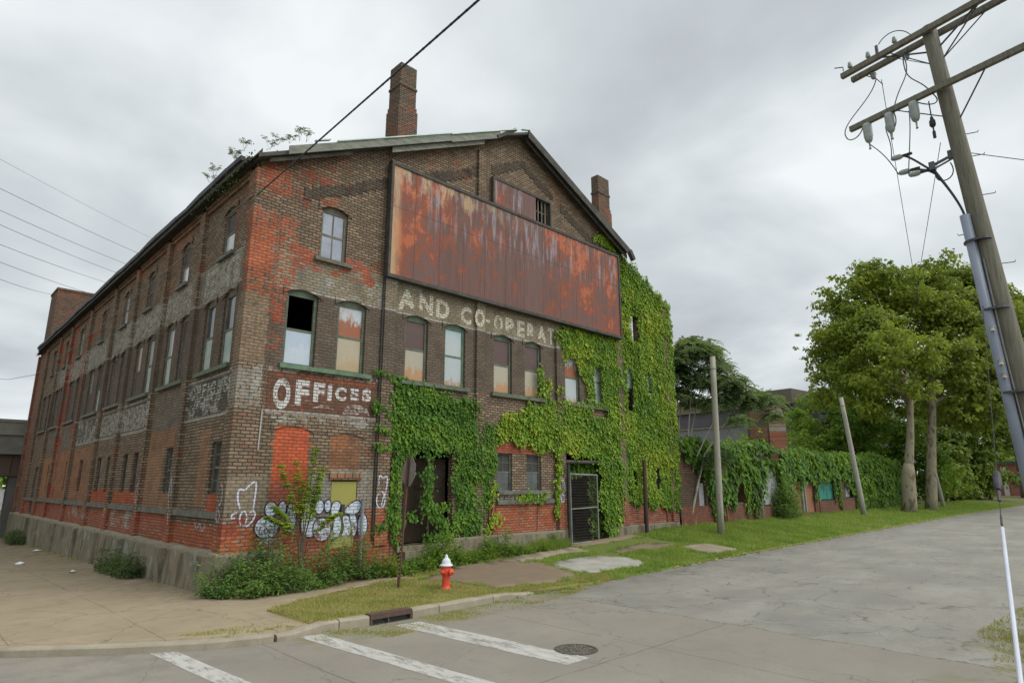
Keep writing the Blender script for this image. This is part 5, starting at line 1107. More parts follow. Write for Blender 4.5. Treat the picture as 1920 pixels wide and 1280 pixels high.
# ================================================================== TREES
def crown(lobes, per_m2, lsz, sub=.46, flat=.8, jit=1.0):
    A = []
    for (x, y, z, r) in lobes:
        k = max(8, int(24*(r/2)**.8)); dirs = rnd_dirs(k); dirs[:, 2] = dirs[:, 2]*.9+.15
        rad_ = RNG.uniform(.45, .95, (k, 1)); st_ = RNG.uniform(0, 1, k) < .28; rad_[st_] *= 1.38
        cs = np.array([x, y, z])+dirs*r*rad_; rs = r*sub*RNG.uniform(.5, 1.1, k); rs[st_] *= .55
        for c, q in zip(cs, rs):
            n = int(4*math.pi*q*q*per_m2); u = rnd_dirs(n); u[:, 2] = np.where(u[:, 2] < -.2, u[:, 2]*.5+.1, u[:, 2]); u /= np.linalg.norm(u, axis=1, keepdims=True)
            P = c+u*(q*(RNG.uniform(.35, 1.0, n)+np.abs(RNG.normal(0, .16, n)))[:, None])*[1, 1, flat]
            Nn = u*.8+RNG.normal(0, .45, (n, 3))+[0, 0, .7]; Nn /= np.linalg.norm(Nn, axis=1, keepdims=True); D = np.cross(Nn, rnd_dirs(n))+[0, 0, -.35]
            A.append((P, D, Nn, RNG.uniform(.65, 1.35, n)*lsz))
    return cat(*A)
def limb(b, pts, r0, r1, n=8, wig=.0):
    P = [Vector(pts[0])]
    for a, c in zip(pts, pts[1:]):
        for k in (1, 2, 3): q = Vector(a).lerp(Vector(c), k/3); P.append(q+Vector((random.uniform(-wig, wig), random.uniform(-wig, wig), 0)))
    m = len(P)-1; b.tube(P, [r0+(r1-r0)*(i/m)**.8 for i in range(m+1)], n)
def m_bark(name, a, b_, c_, sc=1.2):
    t = NT(name); p = t.pos(); n1 = t.noise(t.vscale(p, (1, 1, .5)), sc, 4, .6); n2 = t.noise(t.vscale(p, (3, 3, .6)), 6, 4, .7)
    c = t.ramp(n1, [(.38, a), (.46, b_), (.58, b_), (.64, c_)]); c = t.mix(t.smooth(n2, .5, .75, 0, .4), c, tuple(v*.5 for v in a))
    t.bsdf(c, .9, n2, .5, .02, spec=.1); return t.m
M_syc = m_bark('sycamore_bark', (.13, .10, .065), (.24, .215, .145), (.10, .075, .05), 2.2)
L_syc = leaf_material('sycamore_leaves', [(.055, .085, .014), (.11, .15, .02), (.19, .23, .026), (.28, .30, .04)], .20, .45, 4, 1.35)
L_syc2 = leaf_material('sycamore_yellow_leaves', [(.05, .075, .014), (.10, .13, .02), (.165, .20, .025), (.25, .27, .035)], .20, .45, 4, 1.35)
L_bk = leaf_material('back_trees_leaves', [(.03, .08, .016), (.065, .14, .02), (.14, .23, .026), (.24, .32, .034)], .2, .4, 4, 1.4)
L_br = leaf_material('far_trees_leaves', [(.028, .05, .012), (.055, .085, .018), (.115, .16, .024), (.19, .23, .035)], .14, .4, 4, 1.45)
T1 = [(55.8, -.7, 21.1, 2.1), (53.9, 1.6, 19.6, 2.0), (53.3, .3, 16.5, 2.7), (52.9, 2.8, 14.4, 2.3), (53.0, 4.3, 13.8, 1.5), (52.4, -.8, 13.8, 2.6), (60.1, -1.6, 19.7, 2.9), (56.9, 2.5, 12.1, 2.1), (54.6, -2.4, 12.2, 2.3), (56.0, -.5, 11.0, 1.7), (55.1, 4.3, 12.1, 1.4), (61.5, .3, 18.3, 3.1), (60.4, 3.7, 15.4, 2.7), (54.9, 3.6, 16.2, 1.5), (55.3, 4.6, 10.6, 1.2), (57, 1, 17.8, 2.2), (57.5, .8, 10.2, 2.0), (55.5, .8, 8.9, 1.3), (54.2, 2.6, 11.4, 1.5), (56, -2.5, 20.3, 1.7), (58, .5, 21.3, 1.8), (55, 3.2, 18.2, 1.6), (49.3, -1.3, 10.6, 1.6), (49.6, -3.2, 11.2, 1.7), (49.5, -4.6, 12.6, 1.7), (50.2, -2.2, 13.2, 1.8), (50.5, .6, 11.6, 1.7), (51, 2.6, 11.6, 1.4), (51.0, -.5, 10.0, 1.2), (50, 1.6, 9.4, 1.1), (49.2, -3.6, 9.6, 1.0), (51.6, 3.6, 9.8, 1.0), (48.8, -.8, 8.6, .8), (50.6, -4.6, 9.6, 1.1)]
T2 = [(65.1, -3.2, 22.6, 2.3), (69.9, -4.8, 22.0, 2.8), (73.4, -6.1, 19.8, 3.1), (63.0, -4.9, 16.5, 3.0), (63.4, -2.8, 17.5, 2.6), (67.9, -6.3, 14.7, 2.8), (61.3, -3.5, 12.9, 2.2), (66.5, -5.2, 11.6, 2.5), (72.0, -7.7, 15.9, 2.2), (76.1, -7.7, 21.2, 1.9), (73.0, -3.0, 20.4, 3.5), (76.7, -9.2, 19.3, 2.5), (71.5, -9.2, 13.0, 2.6), (66, -3.5, 19.4, 2.5), (68, -4, 9.5, 2.6), (72, -5.5, 10.5, 2.8), (64.5, -2, 9.6, 1.8), (75, -8.2, 16.5, 2.6), (78, -8, 12, 3), (70, -7.5, 18, 2.4), (80, -10.5, 17, 3), (58, -6.2, 11.0, 1.8), (57, -4.9, 12.6, 1.9), (60, -7.0, 13.4, 2.1), (60, -6.2, 10.0, 1.5), (63, -7.6, 11.0, 2.2), (65, -8.6, 13.0, 2.3), (56.5, -5.6, 8.6, 1.0), (58.6, -1.4, 8.8, 1.2), (61, -6.6, 8.6, 1.5), (65, -7.4, 8.4, 1.9), (58, -2.4, 10.6, 1.5)]
t1 = empty('sycamore_tree', (50.3, -2.15, .4), 'tall sycamore with a thick brown foot, the left of the pair', 'tree', 'sycamores beside the road')
b = MB(); b.tube([(50.3, -2.15, .1), (50.4, -2.25, 1.2), (50.52, -2.38, 3.0), (50.6, -2.45, 3.5), (50.66, -2.5, 4.1)], [.62, .53, .50, .44, .35], 14); limb(b, [(50.6, -2.45, 3.6), (50.95, -2.8, 6), (51.3, -3.1, 9), (53, -1.5, 13), (54, -.8, 18)], .37, .10, 12)
for e in [(53.9, 1.6, 18), (52.9, 2.8, 14), (54, -2.6, 12.5), (57, 2.2, 12), (60, -1.6, 18), (53, 4.2, 13.5), (60, 3.5, 15), (55.8, -.7, 20), (49.5, -2.5, 12), (50, -4.2, 11.5)]: limb(b, [(51.4, -3.0, 8.6+random.uniform(-.6, 2.5)), (51.4*.55+e[0]*.45, -3.0*.55+e[1]*.45, 8.6*.5+e[2]*.5+.6), e], .17, .04, 6, .12)
place(b.build('trunk', M_syc, t1, True), t1); leaves('crown', *crown(T1, 8.5, .28), L_syc, t1)
t2 = empty('sycamore_tree', (55.4, -2.47, .4), 'tall sycamore with a smooth pale trunk, the right of the pair', 'tree', 'sycamores beside the road')
b = MB(); limb(b, [(55.4, -2.47, .1), (55.8, -2.9, 4), (56.4, -3.5, 9), (59, -3.3, 13), (63, -3.6, 19)], .50, .12, 12)
for e in [(62.8, -4.9, 16), (63.4, -2.8, 17.5), (67, -6, 14.5), (61, -3.5, 12.9), (66, -5.2, 11.8), (65, -3.2, 21), (70, -4.8, 21), (72, -6.5, 18), (72, -9, 13.5)]: limb(b, [(56.9, -3.45, 9.7+random.uniform(-.6, 2)), (56.9*.5+e[0]*.5, -3.45*.5+e[1]*.5, 5.4+e[2]*.5), e], .19, .04, 6, .15)
place(b.build('trunk', M_syc, t2, True), t2); leaves('crown', *crown(T2, 8, .31), L_syc2, t2)
def tree(label, base, lobes, mat, dens=5, lsz=.36, tr=.3, group='trees behind the vine covered wall', bark=None, name='broadleaf_tree'):
    r = empty(name, base, label, 'tree', group); b = MB(); bx, by, bz = base
    cz = min(l[2] for l in lobes)
    limb(b, [(bx, by, bz-.2), (bx+.2, by, (bz+cz)/2), (bx+.4, by, cz)], tr, tr*.6, 8)
    for (x, y, z, q) in lobes: limb(b, [(bx+.3, by, bz+(cz-bz)*.7), ((bx+x)/2, (by+y)/2, (cz+z)/2+.4), (x, y, z)], tr*.45, .04, 6, .1)
    place(b.build('trunk', bark or M_vine, r, True), r); leaves('crown', *crown(lobes, dens, lsz), mat, r); return r
tree('rounded bright green tree between the grey warehouse and the sycamores', (65, 9, .6), [(62.3, 9.8, 8.8, 1.9), (65.5, 9.1, 10.1, 2.5), (62.9, 7.0, 6.7, 2.0), (58.8, 8.2, 6.6, 1.5), (66, 8.5, 6.5, 2.4), (60.5, 9, 7.2, 1.4)], L_bk, 6, .30)
tree('green tree just left of the sycamore trunks behind the vine covered wall', (66.5, 5.5, .6), [(65.8, 6.5, 8.5, 2.6), (67.9, 4.2, 9.1, 2.7), (65.3, 4.8, 6.2, 2.0), (66, 5.5, 4.0, 2.4)], L_bk, 6, .32)
tree('broad green tree seen between the two sycamore trunks', (73, 4.5, .6), [(72.3, 2.9, 8.7, 2.6), (72.5, 7.4, 12.1, 2.5), (73, 1.8, 5.6, 2.4), (73.5, 5.4, 7.5, 3), (74, 2.2, 2.6, 2.2), (72, 4.6, 3.6, 2.4), (76, 0.6, 3.2, 2.2)], L_bk, 6, .34)
tree('dark bushy tree right of the sycamore trunks by the roadside', (90, 2.5, .6), [(93.5, 1.9, 9.9, 3.9), (91.9, 3.3, 1.8, 2.1), (87.6, 2.8, 7.0, 3.2), (86, 1.6, 3.4, 2.4), (89, 3, 12, 2.4), (84, 2.5, 1.8, 2.0), (89, 1.2, 1.6, 1.8), (95, .2, 6.5, 2.6)], L_br, 4.5, .42, group='dark trees at the roadside')
tree('dark bushy tree overhanging the mown verge in the distance', (98, 0, .6), [(99.3, -.5, 8.7, 3.6), (94.9, 2.3, 4.4, 3.2), (97.7, -.4, 4.1, 2.8), (96.9, 1.3, 1.6, 2.0), (100, -2.2, 12, 3)], L_br, 4.5, .45, group='dark trees at the roadside')
tree('yellow green tree at the far end of the road above the brick house', (118, -1, .4), [(121.7, -1.2, 14.1, 4.3), (116.4, -1.5, 8.7, 3.1), (118.1, -3.9, 11.1, 4.1), (121, .6, 15, 3.7), (124, -7, 12.5, 3.6)], L_syc, 4, .5, group='far trees', tr=.4)
tree('distant tree behind the grey warehouse end', (88, 22, .4), [(88, 22, 9, 4), (84, 22, 7, 3)], L_br, 3, .5, group='far trees')
tree('low green thicket far down the road', (150, 6, .3), [(150, 6, 4, 5), (146, 3, 3, 4), (158, 8, 6, 5), (152, -1, 6, 4)], L_bk, 2.5, .6, group='far trees')

# ailanthus in the gap between factory and wall
al = empty('ailanthus_tree', (21.9, .3, .6), 'feathery dark tree with thin pale trunks beside the ivy covered factory end', 'tree')
AL = [(22.4, -.2, 9.25, .9), (24.1, -.1, 9.5, .9), (22.9, .1, 9.6, .7), (21.9, .2, 8.6, .8), (23.3, -.5, 9.0, .8), (23.2, .9, 8.35, 1.0), (23.6, -1.0, 8.35, .8), (23.3, -.4, 7.6, 1.1), (23.2, -1.9, 7.4, .8), (23.8, -2.2, 6.8, .8), (23.3, 1.2, 7.3, .8), (23.0, -1.3, 6.4, .8), (24.1, .7, 6.7, .7), (24.1, -2.4, 6.3, .45), (22.7, -2.4, 5.5, .45), (23.0, -.6, 3.6, .5), (24.3, -1.0, 7.4, .7), (22.0, .6, 7.9, .7), (24.6, -3.2, 6.5, .5), (24.3, -3.4, 5.7, .4), (22.2, .3, 6.9, .5), (22.9, -1.2, 3.9, .45)]
M_ail = m_bark('ailanthus_bark', (.30, .28, .24), (.38, .36, .31), (.22, .20, .17), 2)
b = MB()
for e, m in (((23.4, .9, 8.2), (22.0, .5, 4.5)), ((22.6, -.2, 8.6), (22.3, .2, 4.4)), ((24, -2.0, 6.8), (22.8, -.4, 4.0)), ((24.0, -.2, 8.9), (22.6, .4, 4.5)), ((23.4, -1.8, 7.4), (22.4, 0, 3.6))): limb(b, [(21.9+random.uniform(-.15, .15), .3+random.uniform(-.15, .15), .5), m, e], .075, .02, 6, .06)
for i in range(14):
    x = random.uniform(20.9, 22.6); limb(b, [(x, random.uniform(-.1, .4), .5), (x+random.uniform(-.3, .3), .1, 1.4), (x+random.uniform(-.6, .6), .1, 2.4+random.random()*1.6)], .028, .008, 4, .05)
place(b.build('trunk', M_ail, al), al)
fr = []
for (x, y, z, r) in AL:
    for k in range(int(230*r*r)+26):
        u = rnd_dirs(1)[0]; u[2] = abs(u[2])*.9-.15; c = np.array([x, y, z])+u*r*RNG.uniform(.2, .95); d = np.array([u[0], u[1], .25*abs(u[2])+.1])+RNG.normal(0, .25, 3); fr.append(frond(c, d, RNG.uniform(.35, .6), 7, .17, .65))
L_ail = leaf_material('ailanthus_leaves', [(.05, .085, .045), (.08, .125, .062), (.12, .175, .085), (.17, .22, .11)], .7, .4)
fronds_mesh('crown', fr, L_ail, al)

# ================================================================== VINE-COVERED RUINED WALL
rwl = empty('ruined_brick_building', (21, 0, .6), 'low ruined single storey brick building smothered in green ivy along the verge', 'building')
M_rb = brick_material('ruin_brick', [(25, 60, .4, 1.4, (.24, .115, .075), .7, .4), (21, 26, .5, 1.5, (.34, .11, .07), .6, .4), (26, 33, 4.2, 5, (.30, .12, .08), .8, .3)], base=((.17, .10, .07), (.11, .075, .055)))
def zt_r(u): return 4.45+.22*math.sin(u*.9)+(.15 if 26 < u < 33 else 0)+.2*sm(46, 52, u)-.7*sm(53, 58.5, u)
ops_r = [(22.7, 23.4, 1.5, 2.9, 0), (26.4, 27.6, 1.6, 3.5, 0), (29.8, 32.2, 1.35, 3.75, .4), (34.0, 37.6, .8, 3.2, 0), (37.9, 41.3, 1.5, 3.3, 0), (43.4, 45.4, 1.6, 3.2, 0), (47.5, 49.5, 1.5, 3.2, 0)]
rb = MB(); wall_sheet(rb, mp_front, 20.95, 58.5, lambda u: .3, zt_r, ops_r, extra=[21+i*1.1 for i in range(34)], rev=.35)
for u in (25.0, 28.8, 33.1, 42.2, 46.4, 51.0, 54.8): rb.box(u, u+.45, -.12, .02, .3, 4.1)
rb.quad((58.5, 0, .3), (58.5, 9, .3), (58.5, 9, 3.9), (58.5, 0, 3.75)); rb.quad((20.95, .5, .3), (20.95, 9, .3), (20.95, 9, 4.2), (20.95, .5, 4.4)); rb.quad((20.95, 9, .3), (58.5, 9, .3), (58.5, 9, 4.2), (20.95, 9, 4.2))
for i in range(34):
    a, c = 21+i*1.1, 22.1+i*1.1
    if c < 58.5: rb.quad((a, 0, zt_r(a)), (c, 0, zt_r(c)), (c, .35, zt_r(c)), (a, .35, zt_r(a)))
place(rb.build('wall', M_rb, rwl), rwl)
b = MB(); b.box(20.96, 58.4, .4, 8.95, 3.3, 3.4); b.box(20.96, 58.4, 1.4, 1.5, .3, 3.3); place(b.build('roof', simple('ruin_roof', (.05, .045, .04)), rwl), rwl)
def panel(name, x0, x1, z0, z1, mat, y=.12, lb=None):
    b = MB(); b.box(x0, x1, y, y+.06, z0, z1); o = place(b.build(name, mat), rwl)
    if lb: o['label'] = lb
M_wb = simple('weathered_grey_board', (.33, .33, .34), (.24, .24, .25), 5, .8, stretch=(2, 1, 1)); M_bp = simple('brown_boarding_ruin', (.26, .115, .06), (.21, .10, .055), 1.2, .85)
def m_teal():
    t = NT('teal_painted_panel'); p = t.pos(); a = t.noise(t.vscale(p, (1.2, 1, .5)), 1.2, 5, .7)
    t.bsdf(t.ramp(a, [(.36, (.02, .03, .04)), (.45, (.03, .17, .14)), (.58, (.04, .24, .19)), (.66, (.33, .40, .46))]), .7); return t.m
panel('window_board', 29.85, 32.15, 1.4, 3.72, M_wb, .1, 'torn pale grey boarded opening'); panel('door_panel', 34.0, 37.6, .8, 2.75, M_bp, .1, 'brown boarded doorway'); panel('mural_panel', 37.95, 41.25, 1.55, 2.95, m_teal(), .1, 'teal and white painted panel')
panel('window_board', 43.8, 44.6, 1.65, 3.1, M_wb, .1); panel('window_board', 22.75, 23.35, 1.5, 2.6, M_wb, .1); panel('window_board', 26.5, 27.0, 1.65, 3.0, B_dark, .1)
b = MB(); b.box(35.6, 35.75, -.02, .09, .8, 2.75); b.box(36.0, 36.12, -.02, .09, .8, 2.75)
for (x, z) in ((29.3, 3.4), (33.6, 3.6)): b.tube([(x, -.2, .5), (x-.05, -.2, z)], .05)
place(b.build('pipe', simple('pale_green_pipe', (.22, .26, .23), (.16, .17, .15), 3), rwl), rwl)
vine = empty('ivy', (38, -.1, .6), 'long curtain of ivy hanging over the low ruined brick building', 'ivy')
rp = [(20.9, 4.4)]+[(u, zt_r(u)+.15) for u in range(22, 58, 2)]+[(58.7, 3.9), (58.8, .5), (46.2, .6), (46.0, 2.2), (44.8, 1.9), (43.2, 3.0), (41.5, 3.1), (39.5, 2.9), (37.7, 2.8), (36.0, 2.9), (34.2, 3.0), (33.2, 1.3), (32.5, 2.0), (32.0, 3.2), (31.0, 3.6), (30.0, 3.3), (29.6, 1.8), (28.6, 1.2), (28.2, 2.0), (27.5, 3.2), (26.6, 2.7), (25.6, 1.4), (24.5, 1.9), (23.5, 2.6), (22.9, 2.9), (22.4, 3.6), (21.2, 4.0)]
pv = ivy_patch(rp, [(22.8, 23.3, 1.7, 2.5), (31, 32.6, 4.05, 4.5), (28.6, 30.6, 4.1, 4.4)], 150, .20, 3, .28, ragged=.3)
pst = strands([[(24.6, 2), (24.7, .8)], [(26.2, 3), (26.1, 1.3)], [(27.7, 3), (27.8, 1.0)], [(28.7, 2), (28.6, .9)], [(33.2, 1.8), (33.3, .8)], [(37.8, 2.8), (37.7, 1.6)], [(42.0, 3.2), (42.1, 1.0)], [(45.6, 2.4), (45.5, .9)], [(41.2, 3), (41.3, 1.6)], [(23.6, 2.4), (24.2, 1.0)], [(35.3, 3), (35.2, 2.2)]], 70, .17, .14)
pt = strands([[(21, 4.5), (58, 4.6)]], 40, .2, .2); pt[0][:, 1] = RNG.uniform(-.2, .9, len(pt[0])); pt[0][:, 2] = np.array([zt_r(a) for a in pt[0][:, 0]])+RNG.uniform(-.05, .35, len(pt[0]))
leaves('foliage', *cat(pv, pst, pt), L_md, vine)
runners('stem', [[(25.2, .6), (25.1, 2), (25.3, 3.8)], [(33.3, .6), (33.4, 2.5), (33.2, 4)], [(38.0, .6), (37.9, 2.5)], [(42.1, .6), (42, 2.6)], [(28.8, .6), (28.9, 3)]], M_vine, vine, .04, -.14)
# overgrown rubble heap and the broken brick pier behind
hp = crown([(44.5, 7.6, 5.9, 1.1), (42.8, 8.0, 5.5, .9), (45.5, 6.6, 5.5, .8), (41.2, 7.5, 5.0, .8), (47.6, 6.0, 5.6, .8), (39.5, 6.5, 4.9, .7)], 14, .2)
r_ = empty('overgrown_mound', (43.5, 7.3, 3.4), 'rounded mound of ivy on the ruin in front of the broken brick pier', 'shrub'); leaves('foliage', *hp, L_yl, r_)
b = MB(); limb(b, [(43.5, 7.3, 3.4), (43.8, 7.3, 5.2)], .1, .04); place(b.build('stem', M_vine, r_), r_)
pr = empty('ruined_brick_pier', (46.6, 5.9, 3.4), 'broken red brick pier with a rounded top standing above the ivy covered ruin', 'ruin')
M_pier = brick_material('pier_brick', [(30, 50, 7.6, 9.4, (.45, .42, .36), .44, .5), (30, 50, 6, 8, (.5, .46, .4), .36, .5)], base=((.58, .20, .12), (.44, .16, .10)), stain=.25); M_pierd = brick_material('pier_brick_dark', [], base=((.13, .085, .065), (.09, .065, .05)), stain=.5)
def slab(b, p0, p1, outline, th):
    a, c = Vector(p0), Vector(p1); d = (c-a); L = d.length; d.normalize(); nrm = Vector((d.y, -d.x, 0))
    F = [a+d*(u*L)+Vector((0, 0, z)) for u, z in outline]; K = [p-nrm*th for p in F]; n = len(F)
    b.poly(F); b.poly(K[::-1])
    for i in range(n): b.quad(F[i], F[(i+1) % n], K[(i+1) % n], K[i])
b = MB(); slab(b, (45.9, 6.3, 0), (47.0, 5.2, 0), [(0, 3.4), (1, 3.4), (1, 7.9), (.86, 8.7), (.6, 9.15), (.35, 9.1), (.1, 8.8), (0, 8.2)], .5); place(b.build('brick_arch', M_pier, pr), pr)
b = MB(); slab(b, (44.9, 7.3, 0), (46.0, 6.2, 0), [(0, 3.4), (1, 3.4), (1, 10.1), (.62, 10.25), (.60, 8.9), (.28, 8.85), (.26, 9.7), (.05, 9.75), (0, 8.2)], .7); place(b.build('wall_stub', M_pierd, pr), pr)
lf_ = crown([(46.0, 6.3, 10.0, .55), (46.8, 5.6, 9.5, .5), (45.6, 6.8, 9.9, .4)], 18, .16); leaves('foliage', *lf_, L_md, pr)

# grey warehouse behind
wh = empty('warehouse', (66, 17, .6), 'big grey warehouse with a brown roof edge behind the ruin', 'warehouse')
A_, B_ = Vector((65.7, 27.9, 0)), Vector((62.2, 0.5, 0))
A_ = Vector((67.6, 29.0, 0)); B_ = Vector((65.8, 11.6, 0))
b = MB(); slab(b, A_, B_, [(0, .4), (1, .4), (1, 9.6), (0, 9.6)], 30); place(b.build('wall', simple('grey_render', (.205, .21, .215), (.17, .17, .17), .5, .9), wh), wh)
b = MB(); slab(b, A_+Vector((-.1, 0, 0)), B_+Vector((-.1, 0, 0)), [(0, 9.61), (1, 9.61), (1, 11.6), (0, 11.6)], 29.8); place(b.build('clerestory', simple('purple_grey_glazing', (.105, .095, .11), (.075, .07, .08), .6, .6), wh), wh)
b = MB(); slab(b, A_+Vector((-.5, 0, 0)), B_+Vector((-.5, 0, 0)), [(0, 11.61), (1, 11.61), (1, 13.2), (0, 13.2)], 30.6); place(b.build('roof_fascia', simple('brown_roof_edge', (.185, .155, .12), (.14, .12, .10), .5, .9), wh), wh)
b = MB(); slab(b, A_+Vector((-.16, 0, 0)), B_+Vector((-.16, 0, 0)), [(0, 9.45), (1, 9.45), (1, 9.6), (0, 9.6)], .05); slab(b, A_+Vector((-.55, 0, 0)), B_+Vector((-.55, 0, 0)), [(0, 11.5), (1, 11.5), (1, 11.6), (0, 11.6)], .04); place(b.build('trim', simple('tan_trim', (.30, .22, .15), None, 2), wh), wh)

# brick house far down the road
hs = empty('brick_house', (136, 2, .2), 'red brick building at the far end of the road behind trees', 'house')
M_far = simple('far_red_brick', (.30, .12, .085), (.22, .095, .07), 1.5, .9)
b = MB(); b.box(133, 152, -1.5, 12, -.4, 5.9); place(b.build('wall', M_far, hs), hs)
b = MB(); b.box(132.7, 152.2, -1.9, 12.2, 5.91, 6.4); place(b.build('roof', simple('dark_far_roof', (.09, .085, .08)), hs), hs)
b = MB()
for y in (1.0, 4, 7): b.box(132.92, 132.99, y, y+1.1, 2.2, 4.2)
for x in (136, 141, 146): b.box(x, x+1.4, -1.58, -1.51, 2.2, 4.2)
place(b.build('window', G_dark, hs), hs)
b = MB(); b.box(132.75, 132.99, 2.6, 3.3, .2, 5.5); place(b.build('white_trim', simple('white_trim', (.5, .48, .44), None, 3), hs), hs)

# ================================================================== RAILWAY BRIDGE
br = empty('railway_bridge', (-3, 40, -.8), 'grey concrete and rusty steel railway overpass beyond the left end of the factory', 'bridge')
b = MB(); b.box(-34, 3, 38, 52, 4.7, 5.9); b.box(-34.1, 3.0, 37.8, 38.6, 5.9, 6.75); b.box(-34, 3.0, 37.7, 38.3, 4.62, 4.8); b.box(-34.1, 3.0, 37.74, 38.7, 6.75, 6.95); place(b.build('deck', simple('bridge_concrete', (.19, .18, .15), (.12, .115, .10), .8, .9), br), br)
b = MB(); b.box(-34, 3, 38.1, 38.5, 3.3, 4.61); b.box(-34, 3, 38.0, 38.7, 3.2, 3.3)
for i in range(24): b.box(-33.5+i*1.5, -33.42+i*1.5, 38.0, 38.09, 3.3, 4.6)
for y in (40.5, 43, 45.5, 48, 51): b.box(-34, 3, y, y+.3, 3.3, 4.69)
place(b.build('girder', simple('rusty_girder', (.095, .06, .045), (.06, .045, .035), 1.2, .85), br), br)
b = MB(); b.box(-.35, .7, 38.2, 39.4, -1.3, 3.25); place(b.build('abutment', simple('dark_abutment', (.085, .08, .07), (.12, .11, .095), .8, .95), br), br)
b = MB()
for y in (38.4, 44.5, 51): b.box(-13.6, -13.1, y, y+.5, -1.4, 3.2)
place(b.build('column', simple('steel_column', (.08, .06, .05)), br), br)
M_gw = NT('graffiti_covered_wall'); p_ = M_gw.pos(); nn_ = M_gw.noise(M_gw.vscale(p_, (1, 1, .6)), 1.1, 5, .7)
M_gw.bsdf(M_gw.ramp(nn_, [(.35, (.20, .17, .15)), (.47, (.34, .33, .33)), (.55, (.22, .24, .28)), (.66, (.30, .20, .16))]), .9)
b = MB(); b.box(-30, 6, 74, 74.4, -2.2, 2.2); tag(b.build('boundary_wall', M_gw.m), 'distant pale graffiti covered wall seen under the railway bridge', 'wall')
tree('leafy tree seen through the opening under the bridge', (-2, 80, -1.7), [(-2, 80, 2.6, 3.2), (-8, 82, 3, 3.4), (5, 82, 3, 3.4), (-14, 80, 2.6, 3)], L_bk, 3, .5, group='trees beyond the bridge')

# ================================================================== STREET THINGS
# fire hydrant
hy = empty('fire_hydrant', (4.05, -3.53, h_walk(4.05, -3.53)), 'red fire hydrant with a white bonnet on the dry grass verge', 'hydrant')
hx, hyy, hz = hy.location
def m_hyd(name, a, b_, chips):
    t = NT(name); p = t.pos(); n1 = t.noise(p, 18, 5, .7); n2 = t.noise(p, 5, 4, .6)
    c = t.mix(t.smooth(n2, .35, .7), a, b_); c = t.mix(t.smooth(n1, .60, .66), c, chips); t.bsdf(c, .5, n1, .2, .004, spec=.4); return t.m
M_hr = m_hyd('hydrant_red_paint', (.66, .075, .035), (.55, .06, .03), (.24, .07, .04)); M_hw = m_hyd('hydrant_white_paint', (.60, .64, .66), (.48, .51, .53), (.35, .33, .30))
b = MB(); b.lathe([(.0, 0), (.14, 0), (.14, .035), (.10, .05), (.098, .12), (.093, .30), (.105, .34), (.125, .37), (.13, .47), (.12, .50), (.125, .53), (.125, .545)], (hx, hyy, hz), 24)
for k in range(8): a = k*math.pi/4; b.lathe([(0, 0), (.013, 0), (.013, .02), (0, .02)], (hx+.122*math.cos(a), hyy+.122*math.sin(a), hz+.035), 6)
place(b.build('body', M_hr, hy, True), hy)
b = MB(); b.lathe([(.10, .546), (.158, .548), (.162, .575), (.14, .59), (.115, .60), (.112, .63), (.098, .685), (.07, .72), (.045, .735), (.042, .76), (.032, .775), (.028, .80), (.0, .825)], (hx, hyy, hz), 24)
place(b.build('bonnet', M_hw, hy, True), hy)
def nozzle(dx, dy, r, L, z, name='nozzle'):
    d = Vector((dx, dy, 0)).normalized(); M = d.to_track_quat('Z', 'Y').to_matrix().to_4x4(); b = MB()
    b.lathe([(.0, .05), (r*.8, .05), (r*.8, L-.07), (r, L-.065), (r*1.02, L-.005), (r*.8, L), (r*.35, L+.003), (r*.3, L+.03), (0, L+.03)], (hx, hyy, hz+z), 16, 0, M); place(b.build(name, M_hr, hy, True), hy)
nozzle(.2, -1, .075, .19, .42, 'pumper_nozzle'); nozzle(-1, -.25, .05, .18, .42); nozzle(1, .25, .05, .18, .42)

# stop sign seen from behind
sg = empty('stop_sign', (3.33, -2.54, h_walk(3.33, -2.54)), 'octagonal road sign on a leaning rusty post, seen from its grey back', 'sign')
gz_ = sg.location.z
M_rpost = simple('rusty_post', (.065, .04, .032), (.11, .055, .035), 10, .9); M_al = simple('dull_aluminium', (.22, .205, .185), (.17, .155, .14), 6, .6, spec=.4)
b = MB(); b.beam((3.33, -2.54, gz_-.1), (3.47, -2.60, 3.25), .06, .03, 0, (1, .3, 0)); b.beam((3.345, -2.56, gz_-.1), (3.485, -2.62, 3.25), .02, .05, 0, (1, .3, 0)); place(b.build('post', M_rpost, sg), sg)
b = MB()
for i in range(11): f = .09+i*.03; p0 = Vector((3.33, -2.54, gz_)).lerp(Vector((3.47, -2.60, 3.25)), f); b.beam(p0+Vector((-.035, -.03, 0)), p0+Vector((-.035, -.03, .03)), .02, .01, 0, (1, 0, 0))
place(b.build('tape_mark', simple('yellow_tape', (.40, .33, .10), None, 8), sg), sg)
fd_ = Vector((-.93, .36, 0)).normalized(); sd_ = Vector((fd_.y, -fd_.x, 0)); sc_ = Vector((3.44, -2.50, 2.86)); upv = Vector((.04, -.02, 1)).normalized()
fd_ = Vector((.985, -.17, 0)).normalized(); sd_ = Vector((-fd_.y, fd_.x, 0)); sc_ = Vector((3.455, -2.58, 2.86))
sc_ = sc_+fd_*.05
b = MB(); oc = [(.40*math.cos(math.pi/8+i*math.pi/4), .40*math.sin(math.pi/8+i*math.pi/4)) for i in range(8)]
Fp = [sc_+sd_*u+upv*v for u, v in oc]; Kp = [p+fd_*.006 for p in Fp]; b.poly(Fp)
for i in range(8): b.quad(Fp[i], Fp[(i+1) % 8], Kp[(i+1) % 8], Kp[i])
plate = place(b.build('sign_plate', M_al, sg), sg)
b = MB(); b.poly([p+fd_*.0065 for p in Fp]); place(b.build('sign_face', simple('sign_red', (.42, .03, .03), (.36, .03, .03), 4, .4), sg), sg)

